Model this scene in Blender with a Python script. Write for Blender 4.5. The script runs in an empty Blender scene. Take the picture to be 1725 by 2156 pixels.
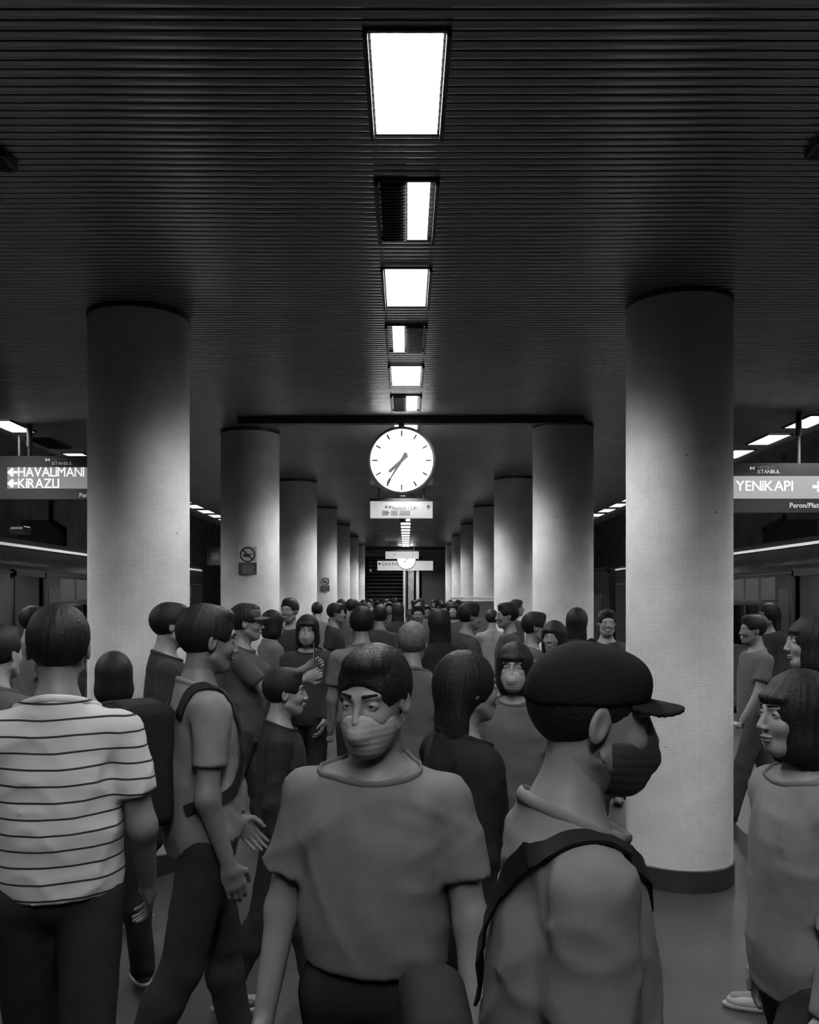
import bpy, math, random
import numpy as np
from mathutils import Vector, Matrix, Euler

# ------------------------------------------------------------------ camera, world, exposure
F = 1870.0            # focal length in pixels of the 1725 px wide frame
VX, VY = 854.0, 1260.0  # where the platform axis vanishes
EYE = 1.65
CEIL = 3.40
scene = bpy.context.scene
COL = scene.collection
cam_d = bpy.data.cameras.new('camera')
cam_d.sensor_fit = 'HORIZONTAL'
cam_d.sensor_width = 36.0
cam_d.lens = 36.0 * F / 1725.0
cam_d.shift_x = (862.5 - VX) / 1725.0
cam_d.shift_y = (VY - 1078.0) / 1725.0
cam_d.clip_start = 0.05
cam_d.clip_end = 200
cam = bpy.data.objects.new('camera', cam_d)
cam.location = (0, 0, EYE)
cam.rotation_euler = (math.radians(90), 0, 0)
COL.objects.link(cam)
scene.camera = cam
world = bpy.data.worlds.new('world')
scene.world = world
world.use_nodes = True
world.node_tree.nodes['Background'].inputs[0].default_value = (1, 1, 1, 1)
world.node_tree.nodes['Background'].inputs[1].default_value = 0.0095
scene.view_settings.view_transform = 'Standard'
scene.view_settings.look = 'None'
scene.view_settings.exposure = 0.0
scene.view_settings.gamma = 1.0
scene.view_settings.use_curve_mapping = False
try:
    scene.cycles.use_light_tree = True
    scene.cycles.max_bounces = 8
    scene.cycles.sample_clamp_indirect = 3.0
    scene.cycles.caustics_reflective = False
    scene.cycles.caustics_refractive = False
except Exception:
    pass
LAMP = 112.0       # radiance of the ceiling lamp diffusers
CLOCK = 4.0
R = math.radians
rnd = random.Random(4)


def px(x, y, d):
    """point seen at pixel x,y of the photo at distance d along the platform"""
    return Vector(((x - VX) * d / F, d, EYE + (VY - y) * d / F))


# ------------------------------------------------------------------ materials (all greys: the photo is black and white)
MATS = {}


def _base(name):
    m = bpy.data.materials.new(name)
    m.use_nodes = True
    nt = m.node_tree
    return m, nt, nt.nodes['Principled BSDF']


def mat(name, g, rough=0.6, metal=0.0, spec=0.5, vary=0.0, scale=8.0, bump=0.0, bscale=60.0, emit=0.0):
    if name in MATS:
        return MATS[name]
    m, nt, b = _base(name)
    b.inputs['Roughness'].default_value = rough
    b.inputs['Metallic'].default_value = metal
    b.inputs['Specular IOR Level'].default_value = spec
    tc = nt.nodes.new('ShaderNodeTexCoord')
    if vary > 0:
        n = nt.nodes.new('ShaderNodeTexNoise')
        n.inputs['Scale'].default_value = scale
        n.inputs['Detail'].default_value = 5
        nt.links.new(tc.outputs['Object'], n.inputs['Vector'])
        r = nt.nodes.new('ShaderNodeMapRange')
        r.inputs['From Min'].default_value = 0.3
        r.inputs['From Max'].default_value = 0.7
        r.inputs['To Min'].default_value = g * (1 - vary)
        r.inputs['To Max'].default_value = g * (1 + vary)
        nt.links.new(n.outputs['Fac'], r.inputs['Value'])
        nt.links.new(r.outputs['Result'], b.inputs['Base Color'])
    else:
        b.inputs['Base Color'].default_value = (g, g, g, 1)
    if bump > 0:
        n2 = nt.nodes.new('ShaderNodeTexNoise')
        n2.inputs['Scale'].default_value = bscale
        n2.inputs['Detail'].default_value = 4
        nt.links.new(tc.outputs['Object'], n2.inputs['Vector'])
        bp = nt.nodes.new('ShaderNodeBump')
        bp.inputs['Strength'].default_value = bump
        bp.inputs['Distance'].default_value = 0.01
        nt.links.new(n2.outputs['Fac'], bp.inputs['Height'])
        nt.links.new(bp.outputs['Normal'], b.inputs['Normal'])
    if emit > 0:
        b.inputs['Emission Color'].default_value = (1, 1, 1, 1)
        b.inputs['Emission Strength'].default_value = emit
    MATS[name] = m
    return m


def cloth(g):
    return mat('cloth_%03d' % int(g * 1000), g, 0.9, spec=0.08, vary=0.12, scale=14, bump=0.08, bscale=400)


def striped_cloth():
    m, nt, b = _base('striped_cloth')
    tc = nt.nodes.new('ShaderNodeTexCoord')
    sp = nt.nodes.new('ShaderNodeSeparateXYZ')
    nt.links.new(tc.outputs['Object'], sp.inputs[0])
    n = nt.nodes.new('ShaderNodeTexNoise')
    n.inputs['Scale'].default_value = 4
    nt.links.new(tc.outputs['Object'], n.inputs['Vector'])
    a = nt.nodes.new('ShaderNodeMath'); a.operation = 'MULTIPLY_ADD'
    a.inputs[1].default_value = 0.02
    nt.links.new(n.outputs['Fac'], a.inputs[0])
    nt.links.new(sp.outputs['Z'], a.inputs[2])
    d = nt.nodes.new('ShaderNodeMath'); d.operation = 'DIVIDE'; d.inputs[1].default_value = 0.045
    nt.links.new(a.outputs[0], d.inputs[0])
    f = nt.nodes.new('ShaderNodeMath'); f.operation = 'FRACT'
    nt.links.new(d.outputs[0], f.inputs[0])
    l = nt.nodes.new('ShaderNodeMath'); l.operation = 'LESS_THAN'; l.inputs[1].default_value = 0.13
    nt.links.new(f.outputs[0], l.inputs[0])
    mx = nt.nodes.new('ShaderNodeMapRange')
    mx.inputs['To Min'].default_value = 0.36
    mx.inputs['To Max'].default_value = 0.02
    nt.links.new(l.outputs[0], mx.inputs['Value'])
    nt.links.new(mx.outputs['Result'], b.inputs['Base Color'])
    b.inputs['Roughness'].default_value = 0.85
    b.inputs['Specular IOR Level'].default_value = 0.2
    return m


def column_mat():
    """small glazed mosaic: joints every 14 mm round and up the shaft, with grime"""
    m, nt, b = _base('mosaic_tile')
    uv = nt.nodes.new('ShaderNodeTexCoord')
    br = nt.nodes.new('ShaderNodeTexBrick')
    br.offset = 0.0
    br.inputs['Scale'].default_value = 1.0
    br.inputs['Brick Width'].default_value = 0.0145
    br.inputs['Row Height'].default_value = 0.0145
    br.inputs['Mortar Size'].default_value = 0.0016
    br.inputs['Mortar Smooth'].default_value = 0.3
    br.inputs['Color1'].default_value = (.62, .62, .62, 1)
    br.inputs['Color2'].default_value = (.68, .68, .68, 1)
    br.inputs['Mortar'].default_value = (.50, .50, .50, 1)
    nt.links.new(uv.outputs['UV'], br.inputs['Vector'])
    n = nt.nodes.new('ShaderNodeTexNoise')
    n.inputs['Scale'].default_value = 2.3
    n.inputs['Detail'].default_value = 7
    n.inputs['Roughness'].default_value = 0.6
    nt.links.new(uv.outputs['Object'], n.inputs['Vector'])
    r = nt.nodes.new('ShaderNodeMapRange')
    r.inputs['From Min'].default_value = 0.3
    r.inputs['From Max'].default_value = 0.65
    r.inputs['To Min'].default_value = 0.72
    r.inputs['To Max'].default_value = 1.0
    nt.links.new(n.outputs['Fac'], r.inputs['Value'])
    v = nt.nodes.new('ShaderNodeTexVoronoi')
    v.inputs['Scale'].default_value = 5.0
    nt.links.new(uv.outputs['Object'], v.inputs['Vector'])
    lt = nt.nodes.new('ShaderNodeMath'); lt.operation = 'GREATER_THAN'; lt.inputs[1].default_value = 0.045
    nt.links.new(v.outputs['Distance'], lt.inputs[0])
    mr = nt.nodes.new('ShaderNodeMapRange'); mr.inputs['To Min'].default_value = 0.55
    nt.links.new(lt.outputs[0], mr.inputs['Value'])
    m1 = nt.nodes.new('ShaderNodeMath'); m1.operation = 'MULTIPLY'
    nt.links.new(r.outputs['Result'], m1.inputs[0]); nt.links.new(mr.outputs['Result'], m1.inputs[1])
    mx = nt.nodes.new('ShaderNodeVectorMath'); mx.operation = 'SCALE'
    nt.links.new(br.outputs['Color'], mx.inputs[0]); nt.links.new(m1.outputs[0], mx.inputs['Scale'])
    nt.links.new(mx.outputs[0], b.inputs['Base Color'])
    bp = nt.nodes.new('ShaderNodeBump'); bp.inputs['Strength'].default_value = 0.35; bp.inputs['Distance'].default_value = 0.001
    inv = nt.nodes.new('ShaderNodeMath'); inv.operation = 'SUBTRACT'; inv.inputs[0].default_value = 1
    nt.links.new(br.outputs['Fac'], inv.inputs[1])
    nt.links.new(inv.outputs[0], bp.inputs['Height'])
    nt.links.new(bp.outputs['Normal'], b.inputs['Normal'])
    b.inputs['Roughness'].default_value = 0.5
    b.inputs['Specular IOR Level'].default_value = 0.3
    return m


def floor_mat():
    m, nt, b = _base('granite_floor')
    tc = nt.nodes.new('ShaderNodeTexCoord')
    br = nt.nodes.new('ShaderNodeTexBrick')
    br.offset = 0.0
    br.inputs['Scale'].default_value = 1.0
    br.inputs['Brick Width'].default_value = 0.6
    br.inputs['Row Height'].default_value = 0.6
    br.inputs['Mortar Size'].default_value = 0.004
    br.inputs['Color1'].default_value = (.040, .040, .040, 1)
    br.inputs['Color2'].default_value = (.050, .050, .050, 1)
    br.inputs['Mortar'].default_value = (.05, .05, .05, 1)
    nt.links.new(tc.outputs['Object'], br.inputs['Vector'])
    n = nt.nodes.new('ShaderNodeTexNoise'); n.inputs['Scale'].default_value = 3; n.inputs['Detail'].default_value = 8
    nt.links.new(tc.outputs['Object'], n.inputs['Vector'])
    r = nt.nodes.new('ShaderNodeMapRange')
    r.inputs['From Min'].default_value = .3; r.inputs['From Max'].default_value = .7
    r.inputs['To Min'].default_value = .6; r.inputs['To Max'].default_value = 1.15
    nt.links.new(n.outputs['Fac'], r.inputs['Value'])
    mx = nt.nodes.new('ShaderNodeVectorMath'); mx.operation = 'SCALE'
    nt.links.new(br.outputs['Color'], mx.inputs[0]); nt.links.new(r.outputs['Result'], mx.inputs['Scale'])
    nt.links.new(mx.outputs[0], b.inputs['Base Color'])
    b.inputs['Roughness'].default_value = 0.35
    return m


def glass_mat():
    m, nt, b = _base('tinted_glass')
    b.inputs['Base Color'].default_value = (.3, .3, .3, 1)
    b.inputs['Roughness'].default_value = 0.03
    b.inputs['Transmission Weight'].default_value = 1.0
    b.inputs['IOR'].default_value = 1.1
    b.inputs['Specular IOR Level'].default_value = 0.9
    return m


def emis(name, g, s):
    m, nt, b = _base(name)
    b.inputs['Base Color'].default_value = (g, g, g, 1)
    b.inputs['Emission Color'].default_value = (1, 1, 1, 1)
    b.inputs['Emission Strength'].default_value = s
    b.inputs['Roughness'].default_value = 0.4
    return m


def louvred(name, s):
    """batwing louvre luminaire: strong between 30 and 60 degrees below the ceiling, cut off near the horizontal"""
    m, nt, b = _base(name)
    b.inputs['Base Color'].default_value = (.8, .8, .8, 1)
    b.inputs['Emission Color'].default_value = (1, 1, 1, 1)
    ge = nt.nodes.new('ShaderNodeNewGeometry')
    dt = nt.nodes.new('ShaderNodeVectorMath'); dt.operation = 'DOT_PRODUCT'
    dt.inputs[1].default_value = (0, 0, -1)
    nt.links.new(ge.outputs['Incoming'], dt.inputs[0])
    cr = nt.nodes.new('ShaderNodeValToRGB')
    cr.color_ramp.interpolation = 'B_SPLINE'
    e = cr.color_ramp.elements
    e[0].position = 0.0; e[0].color = (.012, .012, .012, 1)
    e[1].position = 1.0; e[1].color = (.24, .24, .24, 1)
    for p_, v_ in ((.33, .012), (.44, .20), (.56, 1.0), (.70, 1.0), (.82, .45)):
        q = e.new(p_); q.color = (v_, v_, v_, 1)
    nt.links.new(dt.outputs['Value'], cr.inputs['Fac'])
    mu = nt.nodes.new('ShaderNodeMath'); mu.operation = 'MULTIPLY'; mu.inputs[1].default_value = s
    nt.links.new(cr.outputs['Color'], mu.inputs[0])
    nt.links.new(mu.outputs[0], b.inputs['Emission Strength'])
    return m


M_COL = column_mat()
M_FLOOR = floor_mat()
M_GLASS = glass_mat()
M_STRIPE = striped_cloth()
M_LAMP = louvred('lamp_diffuser', LAMP)
M_LAMP_SIDE = louvred('edge_lamp_diffuser', LAMP * .7)
M_CLOCK = emis('clock_face', .8, CLOCK)
M_CEIL = mat('ceiling_slat', .25, 0.22, metal=.5, spec=0.5, vary=0.12, scale=1.3)
M_CEILBACK = mat('ceiling_void', .01, 0.9)
M_BLACK = mat('black_paint', .012, 0.45)
M_DARK = mat('dark_metal', .035, 0.4, metal=0.3, vary=.15)
M_FRAME = mat('lamp_frame', .035, 0.6, spec=.2)
M_REFL = mat('lamp_reflector', .25, 0.25, metal=0.9)
M_CHROME = mat('polished_metal', .75, 0.12, metal=1.0)
M_WHITE = mat('white_enamel', .72, 0.4)
M_TRAIN = mat('train_metal', .16, 0.13, metal=0.95, vary=.15, scale=3, bump=0.4, bscale=2.6)
M_TRAIND = mat('train_dark', .02, 0.3)
M_WALL = mat('tunnel_wall', .60, 0.9, vary=.3, scale=2)
M_WALLB = mat('end_wall', .07, 0.7, vary=.2, scale=2)
M_STEP = mat('stair_stone', .10, 0.5, vary=.2, scale=6)
M_NOSE = mat('stair_nosing', .6, 0.3, metal=0.3)
M_TRACK = mat('track_bed', .04, 0.95, vary=.4, scale=9, bump=.5, bscale=20)
M_SKIN = mat('skin', .17, 0.5, vary=.07, scale=12, spec=.4)
M_SKIND = mat('skin_tanned', .11, 0.5, vary=.07, scale=12, spec=.4)
M_EYEW = mat('eye_white', .22, 0.3)
M_EYED = mat('eye_iris', .012, 0.1)
M_LIP = mat('lips', .09, 0.45)
M_HAIR = mat('black_hair', .008, 0.55, vary=.3, scale=60, spec=.18, bump=.3, bscale=160)
M_HAIRG = mat('grey_hair', .10, 0.6, vary=.3, scale=60, spec=.2, bump=.3, bscale=160)
M_MASKW = mat('white_mask', .24, 0.7, vary=.04, scale=20, bump=.1, bscale=80)
M_MASKB = mat('black_mask', .02, 0.7)
M_SHOE = mat('shoe_leather', .03, 0.4)
M_SHOEW = mat('pale_shoe', .35, 0.5)
M_SOLE = mat('shoe_sole', .3, 0.6)


# ------------------------------------------------------------------ mesh helpers
class MB:
    def __init__(s):
        s.v = []; s.f = []; s.mi = []

    def add(s, vs, fs, mi=0):
        o = len(s.v)
        s.v += [tuple(v) for v in vs]
        s.f += [tuple(i + o for i in f) for f in fs]
        s.mi += [mi] * len(fs)

    def box(s, a, b, mi=0, rot=None, c=None):
        x0, y0, z0 = a; x1, y1, z1 = b
        vs = [(x0, y0, z0), (x1, y0, z0), (x1, y1, z0), (x0, y1, z0), (x0, y0, z1), (x1, y0, z1), (x1, y1, z1), (x0, y1, z1)]
        if rot is not None:
            c = Vector(c or ((x0 + x1) / 2, (y0 + y1) / 2, (z0 + z1) / 2))
            vs = [c + rot @ (Vector(v) - c) for v in vs]
        s.add(vs, [(0, 3, 2, 1), (4, 5, 6, 7), (0, 1, 5, 4), (1, 2, 6, 5), (2, 3, 7, 6), (3, 0, 4, 7)], mi)
        return s

    def bevbox(s, a, b, r=0.01, mi=0, axis=1, n=4):
        """box with rounded corners in the plane across `axis`"""
        ax = [i for i in range(3) if i != axis]
        cx = [(a[i] + b[i]) / 2 for i in range(3)]
        hx, hz = (b[ax[0]] - a[ax[0]]) / 2, (b[ax[1]] - a[ax[1]]) / 2
        r = min(r, hx, hz)
        loop = []
        for q, (sx, sz) in enumerate([(1, 1), (-1, 1), (-1, -1), (1, -1)]):
            for k in range(n + 1):
                t = math.pi / 2 * (q + k / n)
                loop.append((sx * (hx - r) + r * math.cos(t), sz * (hz - r) + r * math.sin(t)))
        N = len(loop)
        vs = []
        for e in (a[axis], b[axis]):
            for (u, w) in loop:
                p = [0, 0, 0]
                p[axis] = e; p[ax[0]] = cx[ax[0]] + u; p[ax[1]] = cx[ax[1]] + w
                vs.append(p)
        fs = [tuple(range(N)), tuple(range(2 * N - 1, N - 1, -1))]
        fs += [(i, N + i, N + (i + 1) % N, (i + 1) % N) for i in range(N)]
        s.add(vs, fs, mi)
        return s

    def tube(s, pts, r, n=10, mi=0, cap=True):
        pts = [Vector(p) for p in pts]
        rs = r if isinstance(r, (list, tuple)) else [r] * len(pts)
        vs = []
        for i, p in enumerate(pts):
            t = (pts[min(i + 1, len(pts) - 1)] - pts[max(i - 1, 0)]).normalized()
            up = Vector((0, 0, 1)) if abs(t.z) < .9 else Vector((1, 0, 0))
            u = t.cross(up).normalized(); w = t.cross(u)
            for k in range(n):
                a = 2 * math.pi * k / n
                vs.append(p + rs[i] * (math.cos(a) * u + math.sin(a) * w))
        fs = []
        for i in range(len(pts) - 1):
            for k in range(n):
                fs.append((i * n + k, i * n + (k + 1) % n, (i + 1) * n + (k + 1) % n, (i + 1) * n + k))
        if cap:
            fs.append(tuple(range(n - 1, -1, -1)))
            fs.append(tuple((len(pts) - 1) * n + k for k in range(n)))
        s.add(vs, fs, mi)
        return s

    def lathe(s, prof, n=48, mi=0, axis='z', c=(0, 0, 0)):
        vs = []
        for (r, h) in prof:
            for k in range(n):
                a = 2 * math.pi * k / n
                if axis == 'z':
                    vs.append((c[0] + r * math.cos(a), c[1] + r * math.sin(a), c[2] + h))
                else:
                    vs.append((c[0] + r * math.cos(a), c[1] + h, c[2] + r * math.sin(a)))
        fs = []
        for i in range(len(prof) - 1):
            for k in range(n):
                fs.append((i * n + k, i * n + (k + 1) % n, (i + 1) * n + (k + 1) % n, (i + 1) * n + k))
        s.add(vs, fs, mi)
        return s

    def build(s, name, mats, parent=None, loc=None, smooth=False):
        me = bpy.data.meshes.new(name)
        me.from_pydata([tuple(v) for v in s.v], [], s.f)
        if not isinstance(mats, (list, tuple)):
            mats = [mats]
        for m in mats:
            me.materials.append(m)
        me.polygons.foreach_set('material_index', s.mi)
        if smooth:
            me.polygons.foreach_set('use_smooth', [True] * len(me.polygons))
            me.set_sharp_from_angle(angle=R(40))
        me.update()
        import bmesh
        bm = bmesh.new(); bm.from_mesh(me)
        bmesh.ops.recalc_face_normals(bm, faces=bm.faces)
        bm.to_mesh(me); bm.free()
        return link(name, me, parent, loc)


def link(name, data, parent=None, loc=None):
    o = bpy.data.objects.new(name, data)
    COL.objects.link(o)
    if parent is not None:
        o.parent = parent
    if loc is not None:
        o.location = loc
    return o


def thing(name, label, cat, loc=(0, 0, 0), rz=0.0, group=None):
    o = bpy.data.objects.new(name, None)
    o.empty_display_size = 0.1
    COL.objects.link(o)
    o.location = loc
    o.rotation_euler = (0, 0, rz)
    return tag(o, label, cat, group)


def tag(o, label, cat, group=None):
    o['label'] = label
    o['category'] = cat
    if group:
        o['group'] = group
    return o


def struct(o):
    o['kind'] = 'structure'
    return o


def copy_tree(o, parent=None):
    c = o.copy()
    COL.objects.link(c)
    c.parent = parent
    for ch in list(o.children):
        copy_tree(ch, c)
    return c


def text_mesh(name, body, size, material, parent, loc, bold=0.0, extrude=0.001, align='LEFT', sx=1.0, width=None):
    cu = bpy.data.curves.new(name, 'FONT')
    cu.body = body; cu.size = size; cu.extrude = extrude; cu.offset = bold; cu.align_x = align
    cu.resolution_u = 3
    t = bpy.data.objects.new(name + '_tmp', cu)
    COL.objects.link(t)
    dg = bpy.context.evaluated_depsgraph_get()
    me = bpy.data.meshes.new_from_object(t.evaluated_get(dg))
    bpy.data.objects.remove(t)
    bpy.data.curves.remove(cu)
    me.materials.clear()
    me.materials.append(material)
    xs = [v.co.x for v in me.vertices]
    if width:
        sx = width / (max(xs) - min(xs))
        me.transform(Matrix.Translation((-min(xs), 0, 0)))
    me.transform(Matrix.Diagonal((sx, 1, 1, 1)))
    me.transform(Euler((math.pi / 2, 0, 0)).to_matrix().to_4x4())
    return link(name, me, parent, loc)


GLYPH = {}


def text_line(name, body, size, material, parent, loc, width, bold=0.0):
    """capitals set side by side to an exact width; the dotted I is drawn with its dot inside the cap height"""
    vs = []; fs = []; x = 0.0
    for ch in body:
        key = (ch, size, bold)
        if key not in GLYPH:
            if ch == 'İ':
                w, H = size * .095 + 2 * bold, size * .70
                mb = MB()
                mb.box((0, 0, 0), (w, .002, H * .74)).box((0, 0, H * .84), (w, .002, H))
                GLYPH[key] = (mb.v, mb.f, w)
            else:
                o = text_mesh('g', ch, size, material, None, (0, 0, 0), bold=bold)
                me = o.data
                v = [tuple(q.co) for q in me.vertices]; x0 = min(q[0] for q in v)
                GLYPH[key] = ([(q[0] - x0, q[1], q[2]) for q in v], [tuple(p.vertices) for p in me.polygons], max(q[0] for q in v) - x0)
                bpy.data.objects.remove(o); bpy.data.meshes.remove(me)
        v, f, w = GLYPH[key]
        n = len(vs)
        vs += [(q[0] + x, q[1], q[2]) for q in v]
        fs += [tuple(i + n for i in p) for p in f]
        x += w + size * (.045 if ch in 'AVL' else .075)
    tot = max(v[0] for v in vs)
    mb = MB(); mb.add([(v[0] * width / tot, v[1], v[2]) for v in vs], fs)
    me = bpy.data.meshes.new(name); me.from_pydata(mb.v, [], mb.f); me.materials.append(material)
    return link(name, me, parent, loc)


def arrow(mb, cx, cz, L, ang, y, mi=0, th=.16):
    """solid arrow in the XZ plane at depth y, pointing at angle ang"""
    pts = [(-.5, -th / 2), (.05, -th / 2), (-.18, -.30), (.02, -.44), (.5, 0), (.02, .44), (-.18, .30), (.05, th / 2), (-.5, th / 2)]
    ca, sa = math.cos(ang), math.sin(ang)
    q = [(cx + L * (x * ca - z * sa), cz + L * (x * sa + z * ca)) for x, z in pts]
    n = len(q)
    vs = [(x, y, z) for x, z in q] + [(x, y + .003, z) for x, z in q]
    fs = [(0, 1, 7, 8), (1, 2, 3, 4), (1, 4, 7), (4, 5, 6, 7)]
    fs += [(i, i + n, (i + 1) % n + n, (i + 1) % n) for i in range(n)]
    mb.add(vs, fs, mi)


# ------------------------------------------------------------------ the station shell
END = 34.0
struct(MB().box((-4.75, -6, -.25), (4.75, END + 14, 0)).build('floor', M_FLOOR))
# ceiling: rounded metal slats across the platform, dark gaps between, on a dark backing
mb = MB()
pitch = 0.05
y = -5.0
half = 4.12
vs = []; fs = []
while y < END:
    n0 = len(vs)
    prof = [(0.000, .020), (0.0005, .0050), (0.004, .0032), (0.009, .0016), (0.015, .0004), (0.021, 0.0), (0.027, .0004), (0.033, .0016), (0.038, .0032), (0.0415, .0050), (0.042, .020)]
    for (dy, dz) in prof:
        vs.append((-half, y + dy, CEIL + dz)); vs.append((half, y + dy, CEIL + dz))
    for k in range(len(prof) - 1):
        fs.append((n0 + 2 * k, n0 + 2 * k + 2, n0 + 2 * k + 3, n0 + 2 * k + 1))
    y += pitch
mb.add(vs, fs)
slats = mb.build('ceiling', M_CEIL, smooth=True)
for p in slats.data.polygons:
    p.use_smooth = True
struct(slats)
struct(MB().box((-half - .1, -5, CEIL + .03), (half + .1, END, CEIL + .16)).build('ceiling_backing', M_CEILBACK))
for s, nm in ((-1, 'left'), (1, 'right')):
    mb = MB()
    # bright bevelled lip, then a deep dull fascia
    x0, x1, x2 = half, half + .05, half + .13
    mb.add([(s * x0, -5, CEIL), (s * x0, END, CEIL), (s * x1, END, CEIL - .012), (s * x1, -5, CEIL - .012),
            (s * x2, END, CEIL - .012), (s * x2, -5, CEIL - .012), (s * x2, -5, CEIL + .16), (s * x2, END, CEIL + .16)],
           [(0, 1, 2, 3), (3, 2, 4, 5), (5, 4, 7, 6)])
    struct(mb.build('trim_' + nm, mat('fascia_metal', .3, .35, metal=.7)))
# tunnel walls and track beds
for s, nm in ((-1, 'left'), (1, 'right')):
    struct(MB().box((min(s * 8.6, s * 8.9), -6, -1.2), (max(s * 8.6, s * 8.9), END + 20, 5.0)).build('wall_' + nm, M_WALL))
    a, b = sorted((s * 4.75, s * 8.6))
    struct(MB().box((a, -6, -1.4), (b, END + 20, -1.1)).build('floor_track_' + nm, M_TRACK))
    # pale warning strip on the platform edge
    a, b = sorted((s * 4.30, s * 4.42))
    struct(MB().box((a, -6, 0), (b, END + 10, .004)).build('trim_floor_' + nm, mat('tactile_strip', .35, .7)))
# end wall with the stair opening on the left of it
struct(MB().box((.62, END, 0), (4.75, END + .3, CEIL + .5)).build('wall_end_right', M_WALLB))
struct(MB().box((-4.75, END, 0), (-1.72, END + .3, CEIL + .5)).build('wall_end_left', M_WALLB))
struct(MB().box((-1.72, END - .05, CEIL - .14), (.62, END + .3, CEIL + .5)).build('wall_end_lintel', M_WALLB))
struct(MB().box((-2.0, END + 9.6, 0), (1.0, END + 9.8, 7)).build('wall_stair_back', M_WALLB))
struct(MB().box((-1.95, END + .3, 0), (-1.75, END + 9.6, 7)).build('wall_stair_left', M_WALLB))
struct(MB().box((.75, END + .3, 0), (.95, END + 9.6, 7)).build('wall_stair_right', M_WALLB))

# staircase
st = thing('staircase', 'dark stone staircase rising at the far end of the platform', 'staircase', (0, END + .9, 0))
mb = MB(); nb = MB()
for k in range(26):
    mb.box((-1.75, k * .28, 0), (.02, 7.6, (k + 1) * .165)) if False else mb.box((-1.75, k * .28, 0), (.02, k * .28 + .30, (k + 1) * .165))
    nb.box((-1.74, k * .28 - .006, (k + 1) * .165 - .035), (.01, k * .28 + .04, (k + 1) * .165 + .004))
mb.build('steps', M_STEP, st)
nb.build('nosings', M_NOSE, st)
hr = MB()
hr.tube([(-1.68, 0, 1.0), (-1.68, 7.2, 5.25)], .025)
for k in range(5):
    hr.tube([(-1.68, .3 + k * 1.6, .2 + .589 * (k * 1.6)), (-1.68, .3 + k * 1.6, 1.17 + .589 * (k * 1.6))], .018)
hr.build('handrail', M_CHROME, st)

# bright door-like frame at the foot of the stairs
t = thing('lift_door_frame', 'white framed glass lift door beside the stairs at the far end', 'door frame', (0, END - .3, 0))
for xa, xb in ((-.09, .0), (.40, .52)):
    MB().bevbox((xa, 0, 0), (xb, .1, 3.16), .01, axis=2).build('post', M_WHITE, t)
MB().bevbox((-.09, 0, 3.10), (.52, .1, 3.2), .01, axis=1).build('header', M_WHITE, t)
MB().box((.10, .03, .05), (.32, .05, 3.1)).build('door_panel', mat('pale_panel', .42, .3, vary=.25, scale=5), t)
MB().box((.0, .02, .0), (.06, .06, 3.1)).build('door_edge', M_DARK, t)

# ------------------------------------------------------------------ columns
RAD = 0.305
col_me = None


def column(x, y, label):
    global col_me
    if col_me is None:
        n = 96
        vs = []; fs = []
        rings = [(RAD, 0.0), (RAD, CEIL - .03)]
        for r, z in rings:
            for k in range(n):
                a = 2 * math.pi * k / n
                vs.append((r * math.cos(a), r * math.sin(a), z))
        for k in range(n):
            fs.append((k, (k + 1) % n, n + (k + 1) % n, n + k))
        me = bpy.data.meshes.new('shaft')
        me.from_pydata(vs, [], fs)
        uvl = me.uv_layers.new(name='UVMap')
        for p in me.polygons:
            k = p.index
            for li, (ku, kv) in zip(p.loop_indices, ((k, 0), (k + 1, 0), (k + 1, 1), (k, 1))):
                uvl.data[li].uv = (2 * math.pi * RAD * ku / n, kv * (CEIL - .03))
        me.polygons.foreach_set('use_smooth', [True] * n)
        me.materials.append(M_COL)
        cm = MB().lathe([(RAD + .004, CEIL - .032), (RAD + .004, CEIL - .03), (RAD + .004, CEIL + .001), (RAD - .01, CEIL + .001)], 64)
        bm_ = MB().lathe([(RAD + .008, 0.0), (RAD + .008, .12), (RAD, .125)], 64)
        col_me = (me, cm, bm_, [])
    t = thing('platform_column', label, 'column', (x, y, 0), rnd.random() * 6, 'round tiled columns along the platform')
    link('shaft', col_me[0], t)
    if not col_me[3]:
        a = col_me[1].build('ceiling_collar', M_DARK, t, smooth=True)
        b = col_me[2].build('base_skirting', M_DARK, t, smooth=True)
        col_me[3].extend([a.data, b.data])
    else:
        link('ceiling_collar', col_me[3][0], t); link('base_skirting', col_me[3][1], t)
    return t


ordw = ['nearest', 'second', 'third', 'fourth', 'fifth', 'sixth', 'seventh', 'farthest']
extraL = ['large round tiled column nearest the camera on the left, its inner side lit',
          'second round tiled column on the left, with a no smoking sign on it',
          'third round tiled column on the left, behind the masked woman',
          'fourth round tiled column on the left, with a small sign low on it',
          'fifth round tiled column from the camera in the left row',
          'sixth round tiled column in the left row, beside the small camera',
          'seventh round tiled column, farthest of the left row by the stairs']
extraR = ['large round tiled column nearest the camera on the right, behind the man in the cap',
          'second round tiled column from the camera in the right row',
          'third round tiled column in the right row, before the white notice frame',
          'fourth round tiled column from the camera in the right row',
          'fifth round tiled column from the camera in the right row',
          'sixth round tiled column from the camera in the right row',
          'seventh round tiled column, farthest of the right row by the end wall']
CL = [(-1.655, 5.52), (-1.635, 9.35)] + [(-1.63, 9.35 + 3.93 * k) for k in range(1, 6)]
CR = [(1.622, 5.27), (1.60, 9.02)] + [(1.60, 9.02 + 3.95 * k) for k in range(1, 6)]
for (x, y), lb in zip(CL, extraL):
    column(x, y, lb)
for (x, y), lb in zip(CR, extraR):
    column(x, y, lb)

# ------------------------------------------------------------------ ceiling lamps
lamp_protos = {}


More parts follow.
